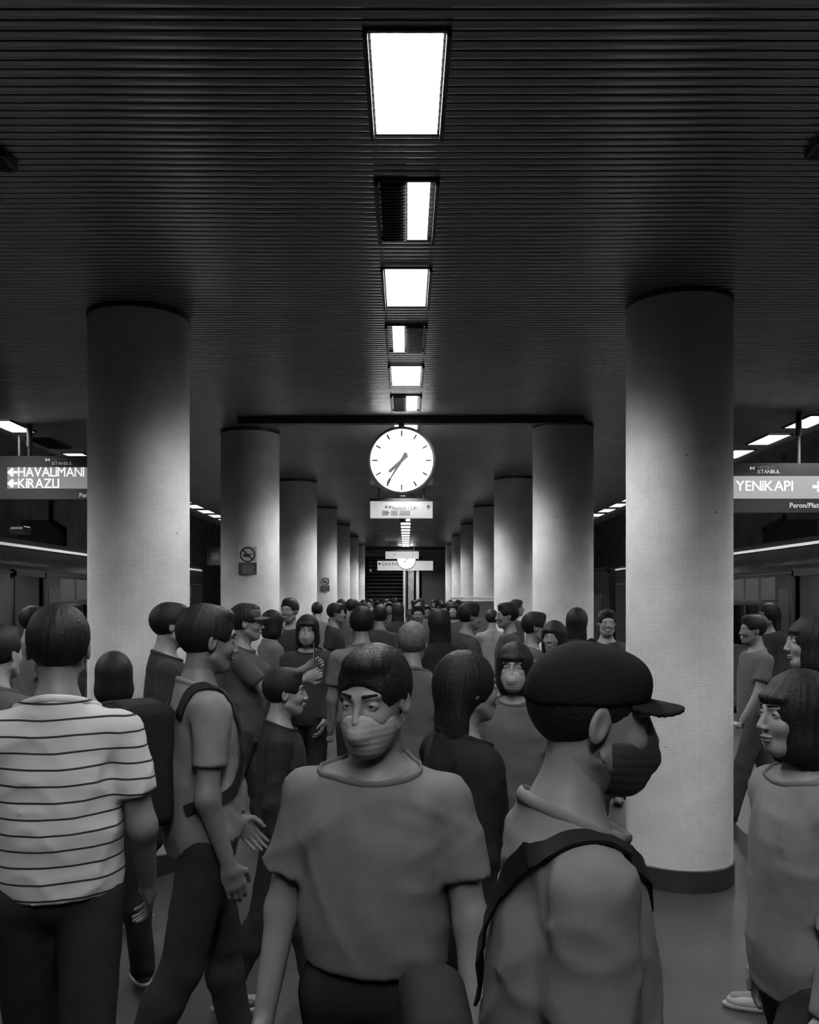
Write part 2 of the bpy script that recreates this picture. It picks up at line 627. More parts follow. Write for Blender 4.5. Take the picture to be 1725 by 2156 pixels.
def lamp_proto(state, side=False):
    """0.57 x 0.22 m fluorescent ceiling lamp between two deep side blades"""
    t = thing('ceiling_lamp', '-', 'ceiling lamp')
    hw, hl, dz = .112, .29, (.014 if side else .030)
    fm = MB()
    for s in (-1, 1):
        a, b = sorted((s * .122, s * .138))
        fm.box((a, -hl - .02, -dz), (b, hl + .02, 0))
    fm.box((-.138, -hl - .02, -.010), (.138, -hl - .006, 0))
    fm.box((-.138, hl + .006, -.010), (.138, hl + .02, 0))
    fm.build('frame', M_FRAME, t)
    x0, x1 = {'full': (-hw, hw), 'right': (0.005, .098), 'left': (-.088, -.012), 'off': (-hw, hw)}[state]
    if state != 'off':
        MB().box((x0, -hl, -.012), (x1, hl, -.001)).build('diffuser', M_LAMP_SIDE if side else M_LAMP, t)
    if state in ('right', 'left', 'off'):
        a, b = {'right': (-hw, -.002), 'left': (0.0, hw), 'off': (-hw, hw)}[state]
        lm = MB().box((a, -hl, -.006), (b, hl, -.001))
        for k in range(19):
            yy = -hl + .015 + k * .031
            lm.box((a, yy, -.022), (b, yy + .002, -.006))
        lm.build('louvre', M_REFL if state == 'left' else M_DARK, t)
    return t


lamp_used = {}


def lamp(state, side, x, y, label, group):
    key = (state, side)
    if key not in lamp_protos:
        lamp_protos[key] = lamp_proto(state, side)
        t = lamp_protos[key]
    else:
        t = copy_tree(lamp_protos[key])
    t.location = (x, y, CEIL - .001)
    tag(t, label, 'ceiling lamp', group)


num = ['first', 'second', 'third', 'fourth', 'fifth', 'sixth', 'seventh', 'eighth', 'ninth', 'tenth', 'eleventh', 'twelfth',
       'thirteenth', 'fourteenth', 'fifteenth', 'sixteenth', 'seventeenth', 'eighteenth', 'nineteenth', 'twentieth',
       'twenty-first', 'twenty-second', 'twenty-third', 'twenty-fourth', 'twenty-fifth', 'twenty-sixth', 'twenty-seventh',
       'twenty-eighth', 'twenty-ninth', 'thirtieth', 'thirty-first', 'thirty-second', 'thirty-third', 'thirty-fourth']
cstate = {0: 'full', 1: 'right', 2: 'full', 3: 'left', 4: 'full', 5: 'right', 6: 'full', 12: 'left', 17: 'right'}
clabel = {0: 'large bright rectangular ceiling lamp nearest the camera in the centre row',
          1: 'half lit ceiling lamp with its left half black, second in the centre row',
          2: 'bright ceiling lamp with dark frame, third in the centre row',
          3: 'ceiling lamp lit only on its left, fourth in the centre row',
          4: 'bright ceiling lamp just before the clock bar, fifth in the centre row',
          5: 'small half lit lamp with its left half grey, sixth in the centre row',
          6: 'lamp seen just above the clock, beside its black stem'}
for k in range(31):
    y = 3.03 + .98 * k
    st_ = cstate.get(k, 'full')
    lab = clabel.get(k, '%s lamp from the camera in the centre row of ceiling lamps' % num[k])
    lamp(st_, False, 0.005, y, lab, 'centre row of ceiling lamps')
for k, nm in ((1, 'nearest'), (2, 'second'), (3, 'third'), (4, 'fourth')):
    lamp('full', False, 0.005, 3.03 - .98 * k, 'ceiling lamp overhead in the centre row, %s one behind the first visible lamp' % nm, 'centre row of ceiling lamps')
offL = {7, 8}
for s, nm, y0 in ((-1, 'left', 9.0), (1, 'right', 8.77)):
    for k in range(-7, 24):
        y = y0 + .98 * k
        st_ = 'off' if (s < 0 and k == 1) else 'full'
        if k < 0:
            lab = 'edge lamp over the %s platform edge, %s one nearer than those in view' % (nm, num[-k - 1])
        else:
            lab = '%s %s lamp in the row above the %s platform edge' % (num[k], 'unlit' if st_ == 'off' else 'bright', nm)
        lamp(st_, True, s * (3.985 if s > 0 else 4.0), y, lab, 'ceiling lamps over the %s platform edge' % nm)

# dark hatches in the ceiling at the picture's upper corners
for s, nm, yy in ((-1, 'left', 3.52), (1, 'right', 3.42)):
    t = thing('ceiling_loudspeaker', 'small dark square loudspeaker in the ceiling at the upper %s edge' % nm, 'loudspeaker', (s * 1.70, yy, CEIL))
    MB().bevbox((-.14, -.07, -.03), (.14, .07, 0), .02, axis=2).build('housing', M_BLACK, t)
    g = MB()
    for k in range(7):
        g.box((-.12, -.055 + k * .017, -.034), (.12, -.047 + k * .017, -.03))
    g.build('grille', M_DARK, t)

# ------------------------------------------------------------------ clocks


def clock(loc, label, drop, hour, minute, bar=None, rz=0.0):
    t = thing('platform_clock', label, 'clock', loc, rz)
    r = .318
    MB().lathe([(r - .018, -.055), (r, -.05), (r + .012, -.035), (r + .012, .035), (r, .05), (r - .018, .055)], 72, axis='y').build('rim', mat('clock_rim', .30, .3, metal=.4), t, smooth=True)
    MB().lathe([(0.0001, -.048), (r - .018, -.048)], 72, axis='y').build('front_face', M_CLOCK, t)
    MB().lathe([(0.0001, .048), (r - .018, .048)], 72, axis='y').build('back_face', M_CLOCK, t)
    mk = mat('clock_ink', .10, .6)
    for i in range(12):
        a = i * math.pi / 6
        g = MB()
        g.box((-.0085, -.0495, r - .088), (.0085, -.0485, r - .032), rot=Matrix.Rotation(a, 3, 'Y'), c=(0, 0, 0))
        g.build('hour_mark', mk, t)
    MB().box((-.012, -.0495, .098), (.012, -.0485, .106)).build('maker_mark', mk, t)
    ha = (hour % 12 + minute / 60) * math.pi / 6
    ma = minute * math.pi / 30
    hm = MB().box((-.017, -.056, -.075), (.014, -.053, .165), rot=Matrix.Rotation(ha, 3, 'Y'), c=(0, 0, 0))
    hm.build('hour_hand', mk, t)
    rm = Matrix.Rotation(ma, 3, 'Y')
    mm = MB()
    mm.add([rm @ Vector(v) for v in [(-.019, -.060, -.085), (.019, -.060, -.085), (.007, -.060, .20), (-.007, -.060, .20),
                                     (.016, -.060, .225), (-.016, -.060, .225), (.009, -.060, .268), (-.009, -.060, .268)]],
           [(0, 1, 2, 3), (3, 2, 4, 5), (5, 4, 6, 7)])
    mm.build('minute_hand', mk, t)
    MB().lathe([(.0001, -.062), (.018, -.062), (.018, -.050)], 20, axis='y').build('hub', mk, t)
    MB().bevbox((-.030, -.03, r + .005), (.026, .03, drop), .008, axis=2).build('stem', M_BLACK, t)
    if bar:
        x0, x1, th = bar
        b = MB().box((x0, -.045, drop - th), (x1, .045, drop), rot=Matrix.Rotation(-.01, 3, 'Z'), c=(0, 0, drop))
        b.build('ceiling_bar', M_BLACK, t)
    return t


cz = px(846, 971, 8.56)
clock(cz, 'large round illuminated clock reading twenty-five to eight, hanging nearest the camera', CEIL - cz.z, 7, 35.3, (-1.58, 1.75, .07))
cz2 = px(856, 1179, 30.2)
clock(cz2, 'small distant illuminated clock half hidden behind the far hanging sign', CEIL - cz2.z, 7, 35.3, (-1.5, 1.5, .12))

# ------------------------------------------------------------------ signs over the platform axis
M_SIGNW = emis('sign_white', .10, .45)
M_SIGNW2 = emis('sign_white_far', .10, .45)
M_INK = mat('sign_ink', .03, .6)
M_INKG = mat('sign_ink_faded', .30, .6)


def hanging_sign(loc, w, h, dep, label, m, rods=True, rz=0.0):
    t = thing('hanging_sign', label, 'sign', loc, rz)
    MB().box((-w / 2, -dep / 2, 0), (w / 2, dep / 2, h)).build('sign_panel', m, t)
    c = MB().box((-w / 2 - .01, -dep / 2 - .005, h), (w / 2 + .01, dep / 2 + .005, h + .045))
    c.build('top_housing', M_FRAME, t)
    for s in (-1, 1):
        MB().tube([(s * w * .36, 0, h + .04), (s * w * .36, 0, CEIL - loc.z)], .010, 8).build('rod', M_DARK, t)
    return t


p = px(845.5, 1091, 14.0)
t = hanging_sign(p, 131 * 14 / F, .262, .09, 'white hanging direction sign just below the near clock', M_SIGNW, rz=R(.6))
k = 14 / F
fy = -.047
text_mesh('letters', 'Asansör / Lift', .088, M_INK, t, ((825 - 845.5) * k, fy, (1091 - 1074) * k), sx=.82)
ic = MB()
for cx_, w_ in ((-40, 7), (-32, 7)):
    arrow(ic, (cx_ + 8) * k, (1091 - 1068) * k, .055, math.pi if cx_ > -35 else -math.pi / 2, fy, th=.3)
arrow(ic, (902 - 845.5) * k, (1091 - 1068) * k, .075, math.pi / 2, fy, th=.22)
for cx_ in (-35, -31.5, -28):
    ic.box(((cx_) * k, fy, (1091 - 1082) * k), ((cx_ + 2.2) * k, fy + .002, (1091 - 1078) * k))
ic.box(((829.5 - 845.5) * k, fy, (1091 - 1083) * k), ((831 - 845.5) * k, fy + .002, (1091 - 1077) * k))
ic.build('symbols', M_INK, t)
pb = MB()
for x0, x1 in ((805, 818), (823, 838), (841, 864)):
    pb.box(((x0 - 845.5) * k, fy + .001, (1091 - 1086) * k), ((x1 - 845.5) * k, fy + .0015, (1091 - 1075.5) * k))
pb.build('pictogram_tiles', mat('pictogram_grey', .12, .6), t)

p = px(847, 1176.5, 27.5)
t = hanging_sign(p, 70 * 27.5 / F, .225, .1, 'white hanging sign in front of the far clock', M_SIGNW2)
k = 27.5 / F
ic = MB(); arrow(ic, -16 * k, .13, .08, math.pi, -.052, th=.3); ic.box((22 * k, -.053, .03), (23 * k, -.051, .20)); ic.build('symbols', M_INKG, t)
p = px(853.5, 1201, 32.5)
t = hanging_sign(p, 117 * 32.5 / F, .345, .1, 'wide white sign over the stairs, behind the far clock', M_SIGNW2, rz=R(-1))
k = 32.5 / F
ic = MB(); arrow(ic, -54 * k, .24, .11, math.pi, -.052, th=.3); ic.build('arrow', M_INK, t)
text_mesh('letters', 'Çıkış Exit', .15, M_INK, t, (-49 * k, -.052, .19))

# ------------------------------------------------------------------ destination signs on both sides
M_SBODY = mat('sign_body', .02, .5, vary=.1)
M_STRIP = emis('sign_strip', .06, .20)
M_STRIPR = emis('sign_strip_right', .06, .36)
M_LETT = emis('sign_letters', .8, .85)
M_LETTG = mat('sign_small_letters', .75, .5, emit=.10)
M_LETTD = mat('sign_dim_letters', .20, .5)


def logo(parent, x, y, z, s):
    g = MB()
    # two triangles meeting like a bow tie
    g.add([(x, y, z), (x, y, z + s), (x + s * .62, y, z + s * .62), (x + s * .62, y, z + s * .38),
           (x + s * 1.24, y, z), (x + s * 1.24, y, z + s)], [(0, 3, 2, 1), (3, 4, 5, 2)])
    g.build('emblem', M_LETTG, parent)


d = 8.9
k = d / F
base = px(-60, 1051, d)
t = thing('destination_sign', 'dark hanging platform sign at left reading HAVALİMANI and KİRAZLI with arrows', 'sign', base)
X = lambda x: (x + 60) * k
Z = lambda y: (1051 - y) * k
MB().box((0, 0, 0), (X(262), .12, Z(960))).build('housing', M_SBODY, t)
MB().box((X(16), -.006, Z(1029)), (X(250), 0, Z(984))).build('lit_strip', M_STRIP, t)
text_line('letters', 'HAVALİMANI', .135, M_LETT, t, (X(39), -.010, Z(1003.5)), width=139 * k, bold=.0)
text_line('letters', 'KİRAZLI', .135, M_LETT, t, (X(39), -.010, Z(1027.5)), width=86 * k, bold=.0)
a = MB(); arrow(a, X(26.5), Z(994.5), .10, math.pi, -.010, th=.22); a.build('arrow', M_LETT, t)
a = MB(); arrow(a, X(26.5), Z(1018), .10, math.pi, -.010, th=.22); a.build('arrow', M_LETT, t)
text_mesh('small_letters', 'Peron/Platform 2', .062, M_LETTG, t, (X(167), -.006, Z(1047)), bold=.0006)
text_mesh('small_letters', 'METRO', .045, M_LETTD, t, (X(110), -.006, Z(971.5)), width=32 * k)
text_line('small_letters', 'İSTANBUL', .045, M_LETTG, t, (X(110), -.006, Z(979)), width=43 * k)
logo(t, X(96), -.006, Z(972), .036)
for xx in (57, 230):
    MB().tube([(X(xx), .06, Z(960)), (X(xx), .06, CEIL - base.z)], .018, 10).build('pole', M_DARK, t)
    MB().tube([(X(xx), .06, CEIL - base.z - .22), (X(xx), .06, CEIL - base.z)], .028, 10).build('pole_sleeve', M_BLACK, t)

d = 8.3
k = d / F
base = px(1500, 1079, d)
t = thing('destination_sign', 'dark hanging platform sign at right reading YENİKAPI with lit pale strip', 'sign', base)
X = lambda x: (x - 1500) * k
Z = lambda y: (1079 - y) * k
MB().box((0, 0, 0), (X(1810), .12, Z(975))).build('housing', M_SBODY, t)
MB().box((X(1512), -.006, Z(1050)), (X(1798), 0, Z(1002.5))).build('lit_strip', M_STRIPR, t)
text_line('letters', 'YENİKAPI', .135, M_LETT, t, (X(1549), -.010, Z(1033.5)), width=120 * k, bold=.0)
a = MB(); arrow(a, X(1724), Z(1025), .12, 0, -.010, th=.22); a.build('arrow', M_LETT, t)
text_mesh('small_letters', 'Peron/Platform 1', .065, M_LETTG, t, (X(1662), -.006, Z(1069)), bold=.0008)
text_mesh('small_letters', 'METRO', .048, M_LETTD, t, (X(1595), -.006, Z(989)), width=35 * k)
text_line('small_letters', 'İSTANBUL', .048, M_LETTG, t, (X(1595), -.006, Z(997)), width=47 * k)
logo(t, X(1579), -.006, Z(990), .036)
for xx in (1540, 1688):
    MB().tube([(X(xx), .06, Z(975)), (X(xx), .06, CEIL - base.z)], .016, 10).build('pole', mat('grey_pole', .16, .4), t)
    MB().tube([(X(xx), .06, CEIL - base.z - .22), (X(xx), .06, CEIL - base.z)], .027, 10).build('pole_sleeve', M_BLACK, t)

# ------------------------------------------------------------------ no smoking signs


def nosmoking(loc, rz, w, h1, h2, label):
    t = thing('no_smoking_sign', label, 'sign', loc, rz)
    MB().box((-w / 2, -.002, h2), (w / 2, .003, h2 + h1)).build('plate', mat('pale_plate', .55, .4), t)
    MB().box((-w / 2, -.002, 0), (w / 2, .003, h2)).build('text_plate', mat('dark_plate', .05, .4), t)
    cz_ = h2 + h1 / 2
    ro = w * .43
    g = MB()
    g.lathe([(ro * .80, -.004), (ro, -.004)], 40, axis='y', c=(0, 0, cz_))
    rot = Matrix.Rotation(R(45), 3, 'Y')
    g.box((-ro * .9, -.0045, cz_ - ro * .10), (ro * .9, -.0035, cz_ + ro * .10), rot=rot, c=(0, 0, cz_))
    g.build('ring_and_bar', M_INK, t)
    h = MB()
    h.bevbox((-ro * .55, -.0042, cz_ - ro * .30), (ro * .35, -.0034, cz_ + .0), ro * .12)
    h.box((ro * .1, -.0042, cz_ - ro * .02), (ro * .62, -.0034, cz_ + ro * .10))
    h.box((-ro * .55, -.0042, cz_ + ro * .02), (ro * .0, -.0034, cz_ + ro * .14))
    h.build('hand_and_cigarette', M_INK, t)
    tl = MB()
    for i in range(6):
        tl.box((-w * .30, -.0035, h2 * (.14 + i * .13)), (w * (.42 - .05 * (i % 3)), -.0025, h2 * (.19 + i * .13)))
    tl.build('text_lines', mat('plate_text', .28, .5), t)
    return t


d0 = px(522, 1210, 9.04)
nosmoking(Vector((d0.x, 9.028, d0.z)), R(0), .185, .163, .122, 'no smoking sign with dark text plate on the second left column')
d1 = px(685, 1245, 17.1)
nosmoking(Vector((-1.53, 9.35 + 3.93 * 2 - .325, d1.z)), R(0), .17, .16, .10, 'small distant no smoking sign on the fourth left column')

# small dome camera by the sixth left column, and a white dome standing in for a small light
for (xx, yy, dd, lb) in ((752, 1180, 25.0, 'small round white security camera beside a far left column'),
                         (780, 1201, 32.5, 'tiny round white dome standing in for a small light by the stairs')):
    p = px(xx, yy, dd)
    t = thing('camera_and_light_dome', lb, 'security camera', p)
    r = .055
    prof = [(r * math.sin(a * math.pi / 12), -r * math.cos(a * math.pi / 12)) for a in range(0, 13)]
    MB().lathe([(max(q[0], .0005), q[1]) for q in prof], 20).build('dome', M_WHITE, t, smooth=True)
    MB().tube([(0, 0, .05), (0, 0, CEIL - p.z)], .014, 8).build('stem', M_DARK, t)

# white framed notice stand behind the third right column
p0 = px(950, 1261, 15.6)
t = thing('notice_frame', 'white framed notice stand behind the third right column', 'notice stand', (p0.x, 15.6, 0))
Wn = 108 * 15.6 / F
for x in (.06, .17 + .0, Wn):
    pass
for x in (.16, Wn):
    MB().bevbox((x - .03, -.03, 0), (x + .03, .03, 1.66), .01, axis=2).build('post', M_WHITE, t)
MB().bevbox((-.02, -.03, 1.63), (Wn + .03, .03, 1.68), .01, axis=0).build('top_rail', M_WHITE, t)
MB().box((.19, -.005, .5), (Wn - .03, .005, 1.60)).build('panel', mat('notice_panel', .10, .3), t)

# ------------------------------------------------------------------ trains


def make_train(s, y0, y1, label, doors, windows, nose=None, group='trains at the platform'):
    """car whose platform side is at |x|=4.9 ; local x grows away from the platform"""
    t = thing('metro_train', label, 'train', (s * 4.9, y0, 0), 0, group)
    L = y1 - y0
    W = 2.65

    def pt(a, b, c):
        return (s * a, b - y0, c)

    cuts = sorted([(a, b, 'door') for a, b in doors] + [(a, b, 'win') for a, b in windows])
    body = MB()

    def bx(mbx, a0, a1, b0, b1, c0, c1, mi=0):
        xs = sorted((s * a0, s * a1))
        mbx.box((xs[0], b0 - y0, c0), (xs[1], b1 - y0, c1), mi)
    # side skin
    cur = y0
    for a, b, kind in cuts:
        bx(body, 0, .05, cur, a, -.1, 1.98)
        if kind == 'door':
            pass
        else:
            bx(body, 0, .05, a, b, -.1, .95)
            bx(body, 0, .05, a, b, 1.58, 1.98)
        cur = b
    bx(body, 0, .05, cur, y1, -.1, 1.98)
    # upper band, curved roof edge (profile swept along the car)
    prof = [(0, 1.98), (0.0, 2.30), (.03, 2.36), (.10, 2.41), (.16, 2.425), (.24, 2.43), (.34, 2.44), (.8, 2.50), (W / 2, 2.53), (W - .8, 2.50), (W - .1, 2.41), (W, 2.30), (W, -.1)]
    vs = []
    ys = [y0, y1]
    for yy in ys:
        vs += [pt(a, yy, c) for a, c in prof]
    n = len(prof)
    body.add(vs, [(i, i + 1, n + i + 1, n + i) for i in range(n - 1)])
    # end caps
    for yy in ys:
        body.add([pt(a, yy, c) for a, c in prof] + [pt(0, yy, -.1)], [tuple(range(n + 1))])
    bx(body, 0, W, y0, y1, -.15, -.02)
    body.build('body', M_TRAIN, t, smooth=True)
    gt = MB()
    bx(gt, -.012, .03, y0, y1, 2.300, 2.335)
    ml = MB(); bx(ml, -.012, .02, y0 + .02, y1 - .02, 1.968, 1.985); ml.build('side_moulding', M_DARK, t)
    gt.build('rain_gutter', mat('gutter_highlight', .5, .3), t)  # pale colour paints in the bright highlight along the roof edge
    ub = MB(); bx(ub, .15, W - .15, y0 + .3, y1 - .3, -1.0, -.15); ub.build('underframe', M_BLACK, t)
    ip = MB()
    bx(ip, .06, W - .06, y0 + .05, y1 - .05, 2.20, 2.22)
    bx(ip, W - .10, W - .06, y0 + .05, y1 - .05, 0, 2.2)
    ip.build('interior_lining', mat('train_lining', .06, .5), t)
    for a, b, kind in cuts:
        if kind == 'win':
            g = MB()
            xs = sorted((s * .015, s * .03))
            fr = MB()
            nn = max(1, round((b - a) / .58))
            w = (b - a) / nn
            for i in range(nn):
                q0, q1 = a + i * w, a + (i + 1) * w
                bx(fr, -.006, .03, q0 - .025, q0 + .025, .95, 1.58)
                bx(g, .015, .03, q0 + .025, q1 - .025, .95, 1.58)
            bx(fr, -.006, .03, b - .025, b + .025, .95, 1.58)
            bx(fr, -.006, .03, a, b, 1.555, 1.60); bx(fr, -.006, .03, a, b, .93, .97)
            f_ = fr.build('window', M_TRAIND, t)
            g.build('pane', M_GLASS, f_)
            hp = MB()
            for i in range(nn):
                q0, q1 = a + i * w, a + (i + 1) * w
                bx(hp, -.004, .0, q0 + .04, q1 - .04, 1.63, 1.93)
            hp.build('upper_pane', mat('frosted_pane', .07, .3, spec=.6), t)
        else:
            fr = MB()
            bx(fr, -.03, .06, a - .05, a, -.0, 2.0); bx(fr, -.03, .06, b, b + .05, 0, 2.0); bx(fr, -.03, .06, a - .05, b + .05, 1.93, 2.02)
            d_ = fr.build('door_frame', M_TRAIND, t)
            for q0, q1, g0, g1 in ((a - .55, a - .06, a - .46, a - .14), (b + .06, b + .55, b + .14, b + .46)):
                lf = MB(); bx(lf, -.022, -.004, q0, q1, .02, 1.9)
                lo_ = lf.build('door_leaf', M_TRAIN, t)
                gl = MB(); bx(gl, -.026, -.022, g0, g1, .85, 1.78)
                gl.build('door_window', mat('door_glass', .04, .15, spec=.7), lo_)
            mid = (a + b) / 2
            sc_ = MB(); bx(sc_, .80, .83, mid - .30, mid + .02, .70, 1.82); bx(sc_, .80, .83, mid + .16, mid + .22, .9, 1.9)
            sc_.build('glimpse_panel', mat('lit_glimpse_white', .7, .5), t)  # added white panels: their colour stands in for lit glimpses through the door
            for q in (-.25, .3):
                MB().tube([pt(.55, mid + q, 0), pt(.55, mid + q, 2.2)], .018, 8).build('grab_pole', M_CHROME, t)
            MB().box(*[tuple(v) for v in (lambda A, B: ([min(A[i], B[i]) for i in range(3)], [max(A[i], B[i]) for i in range(3)]))(pt(1.2, a - .8, 2.17), pt(1.4, b + .8, 2.19))]).build('interior_light', emis('train_light', .8, 14.0), t)
    return t


def seats(t):
    pass


make_train(-1, 4.0, 21.4, 'silver metro train standing at the left platform edge', [(11.12, 12.0), (6.6, 7.9), (16.5, 17.8)], [(12.55, 13.8), (8.6, 10.3), (14.2, 15.8), (18.5, 20.3)])
make_train(1, 4.0, 20.7, 'silver metro train standing at the right platform edge', [(10.0, 11.15), (5.2, 6.5), (15.5, 16.8)], [(11.72, 13.9), (7.2, 9.2), (17.4, 19.6)])
# second car beyond on the right with a slanted nose
t = thing('metro_train', 'second silver train with slanted front beyond the right train', 'train', (4.9, 21.2, 0), 0, 'trains at the platform')
mb = MB()
prof = [(.0, .0), (.0, 1.0), (.25, 2.15), (.6, 2.40), (12.0, 2.42), (12.0, 0)]
W = 2.65
vs = [(0, a, c) for a, c in prof] + [(W, a, c) for a, c in prof]
n = len(prof)
mb.add(vs, [tuple(range(n)), tuple(range(2 * n - 1, n - 1, -1))] + [(i, i + n, (i + 1) % n + n, (i + 1) % n) for i in range(n)])
mb.build('body', M_TRAIN, t)
MB().box((-.02, .35, 2.34), (.03, 11.8, 2.43)).build('rain_gutter', M_CHROME, t)
for a in (1.0, 2.9, 4.8, 6.7):
    MB().bevbox((-.012, a, .95), (.01, a + 1.3, 1.75), .08, axis=0).build('window', M_TRAIND, t)

# overhead bracket frames above the trains
for s, pts, dd, lb in ((1, [(1608, 1158), (1608, 1113), (1651, 1091), (1651, 1060), (1651, 960)], 17.0, 'bent grey bracket frame above the right train roof'),
                       (-1, [(137, 1158), (137, 1114), (108, 1096), (108, 1070), (108, 960)], 17.4, 'bent dark bracket frame above the left train roof')):
    t = thing('overhead_bracket', lb, 'bracket', px(pts[0][0], pts[0][1], dd))
    o = t.location.copy()
    P = [px(a, b, dd) - o for a, b in pts]
    g = MB()
    for i in range(len(P) - 1):
        dv = (P[i + 1] - P[i]); Ln = dv.length
        ang = math.atan2(dv.x, dv.z)
        mid = (P[i] + P[i + 1]) / 2
        g.box((mid.x - .038, mid.y - .03, mid.z - Ln / 2 - .02), (mid.x + .038, mid.y + .03, mid.z + Ln / 2 + .02), rot=Matrix.Rotation(ang, 3, 'Y'))
    g.build('frame', mat('bracket_grey', .30, .5) if s > 0 else M_DARK, t)
    q = [px(a, b, dd + .06) - o for a, b in ((pts[0][0] + s * 6, 1158), (pts[0][0] + s * 6, 1116), (pts[2][0] + s * 4, 1094), (pts[2][0] + s * 70, 1094), (pts[2][0] + s * 70, 1158))]
    gg = MB(); n = len(q)
    gg.add(q + [v + Vector((0, .04, 0)) for v in q], [tuple(range(n)), tuple(range(2 * n - 1, n - 1, -1))] + [(i, i + n, (i + 1) % n + n, (i + 1) % n) for i in range(n)])
    gg.build('back_panel', mat('bracket_panel', .35, .6), t)
# hanging loudspeaker at left under the sign
p = px(40, 1125, 9.35)
t = thing('hanging_loudspeaker', 'small dark loudspeaker hanging on a rod above the left train', 'loudspeaker', p)
MB().bevbox((-.07, -.08, 0), (.09, .08, .085), .02, axis=1).build('box', M_DARK, t)
MB().box((-.05, -.085, .05), (.07, -.08, .07)).build('label_plate', M_WHITE, t)
MB().tube([(0, 0, .08), (0, 0, CEIL - p.z + .0)], .012, 8).build('rod', M_DARK, t)
# dark framed poster and cable tray seen between the first two left columns
p = px(449, 1190, 22.6)
t = thing('wall_poster', 'dark framed poster beyond the left train, between the first two left columns', 'poster', p)
MB().box((-.16, 0, 0), (.22, .03, .46)).build('board', mat('poster_dark', .05, .5), t)
MB().box((-.05, -.004, .12), (.15, 0, .32)).build('picture', mat('poster_print', .12, .5, vary=.6, scale=12), t)
MB().tube([(0.02, .05, .4), (0.02, .05, 3.9 - p.z)], .012, 8).build('hanger', M_DARK, t)


# ------------------------------------------------------------------ people: signed distance shapes turned into continuous surfaces
def nets(Fv, org, h):
    S = Fv < 0
    c = [(i, j, k) for i in (0, 1) for j in (0, 1) for k in (0, 1)]
    nx, ny, nz = Fv.shape
    cnt = np.zeros((nx - 1, ny - 1, nz - 1), np.int8)
    for (i, j, k) in c:
        cnt += S[i:nx - 1 + i, j:ny - 1 + j, k:nz - 1 + k]
    act = (cnt > 0) & (cnt < 8)
    I = np.argwhere(act)
    idx = np.full(act.shape, -1, np.int64)
    idx[act] = np.arange(len(I))
    acc = np.zeros((len(I), 3)); w = np.zeros(len(I))
    for a in c:
        for ax in range(3):
            if a[ax] == 0:
                b = list(a); b[ax] = 1
                fa = Fv[I[:, 0] + a[0], I[:, 1] + a[1], I[:, 2] + a[2]]
                fb = Fv[I[:, 0] + b[0], I[:, 1] + b[1], I[:, 2] + b[2]]
                cr = (fa < 0) != (fb < 0)
                t_ = np.where(cr, fa / np.where(cr, fa - fb, 1), 0)
                pos = np.tile(np.array(a, float), (len(I), 1))
                pos[:, ax] += t_
                acc[cr] += pos[cr]; w[cr] += 1
    V = org + (I + acc / w[:, None]) * h
    quads = []
    for ax in range(3):
        o1, o2 = (ax + 1) % 3, (ax + 2) % 3
        sl0 = [slice(1, -1)] * 3; sl1 = [slice(1, -1)] * 3
        sl0[ax] = slice(0, -1); sl1[ax] = slice(1, None)
        A = S[tuple(sl0)]; B = S[tuple(sl1)]
        E = np.argwhere(A != B)
        if len(E) == 0:
            continue
        sgn = A[tuple(E.T)]
        base = E.copy()
        base[:, o1] += 1; base[:, o2] += 1
        def g(d1, d2):
            q = base.copy(); q[:, o1] += d1; q[:, o2] += d2
            return idx[q[:, 0], q[:, 1], q[:, 2]]
        q = np.stack([g(-1, -1), g(0, -1), g(0, 0), g(-1, 0)], 1)
        q[~sgn] = q[~sgn][:, ::-1]
        quads.append(q)
    return V, np.concatenate(quads)


def sd_mesh(fn, lo, hi, h):
    lo = np.array(lo, float) - 2 * h; hi = np.array(hi, float) + 2 * h
    n = np.ceil((hi - lo) / h).astype(int) + 1
    ax = [lo[i] + h * np.arange(n[i]) for i in range(3)]
    P = np.stack(np.meshgrid(*ax, indexing='ij'), -1).reshape(-1, 3).astype(np.float32)
    Fv = fn(P).reshape(n)
    return nets(Fv, lo, h)


def V3(*a):
    return np.array(a, np.float32)


def ell(P, c, r, rot=None):
    q = P - np.asarray(c, np.float32)
    if rot is not None:
        q = q @ np.asarray(rot, np.float32)
    r = np.asarray(r, np.float32)
    k0 = np.sqrt(((q / r) ** 2).sum(1)); k1 = np.sqrt(((q / (r * r)) ** 2).sum(1)) + 1e-6
    return k0 * (k0 - 1) / k1


def cone(P, a, b, ra, rb):
    a = np.asarray(a, np.float32); b = np.asarray(b, np.float32)
    ab = b - a
    t_ = np.clip(((P - a) @ ab) / (ab @ ab + 1e-9), 0, 1)
    return np.sqrt(((P - a - t_[:, None] * ab) ** 2).sum(1)) - (ra + (rb - ra) * t_)


def su(a, b, k):
    h = np.clip(.5 + .5 * (b - a) / k, 0, 1)
    return b + (a - b) * h - k * h * (1 - h)


def sub(a, b, k):
    h = np.clip(.5 - .5 * (a + b) / k, 0, 1)
    return a + (-b - a) * h + k * h * (1 - h)


def inter(a, b, k):
    return -su(-a, -b, k)


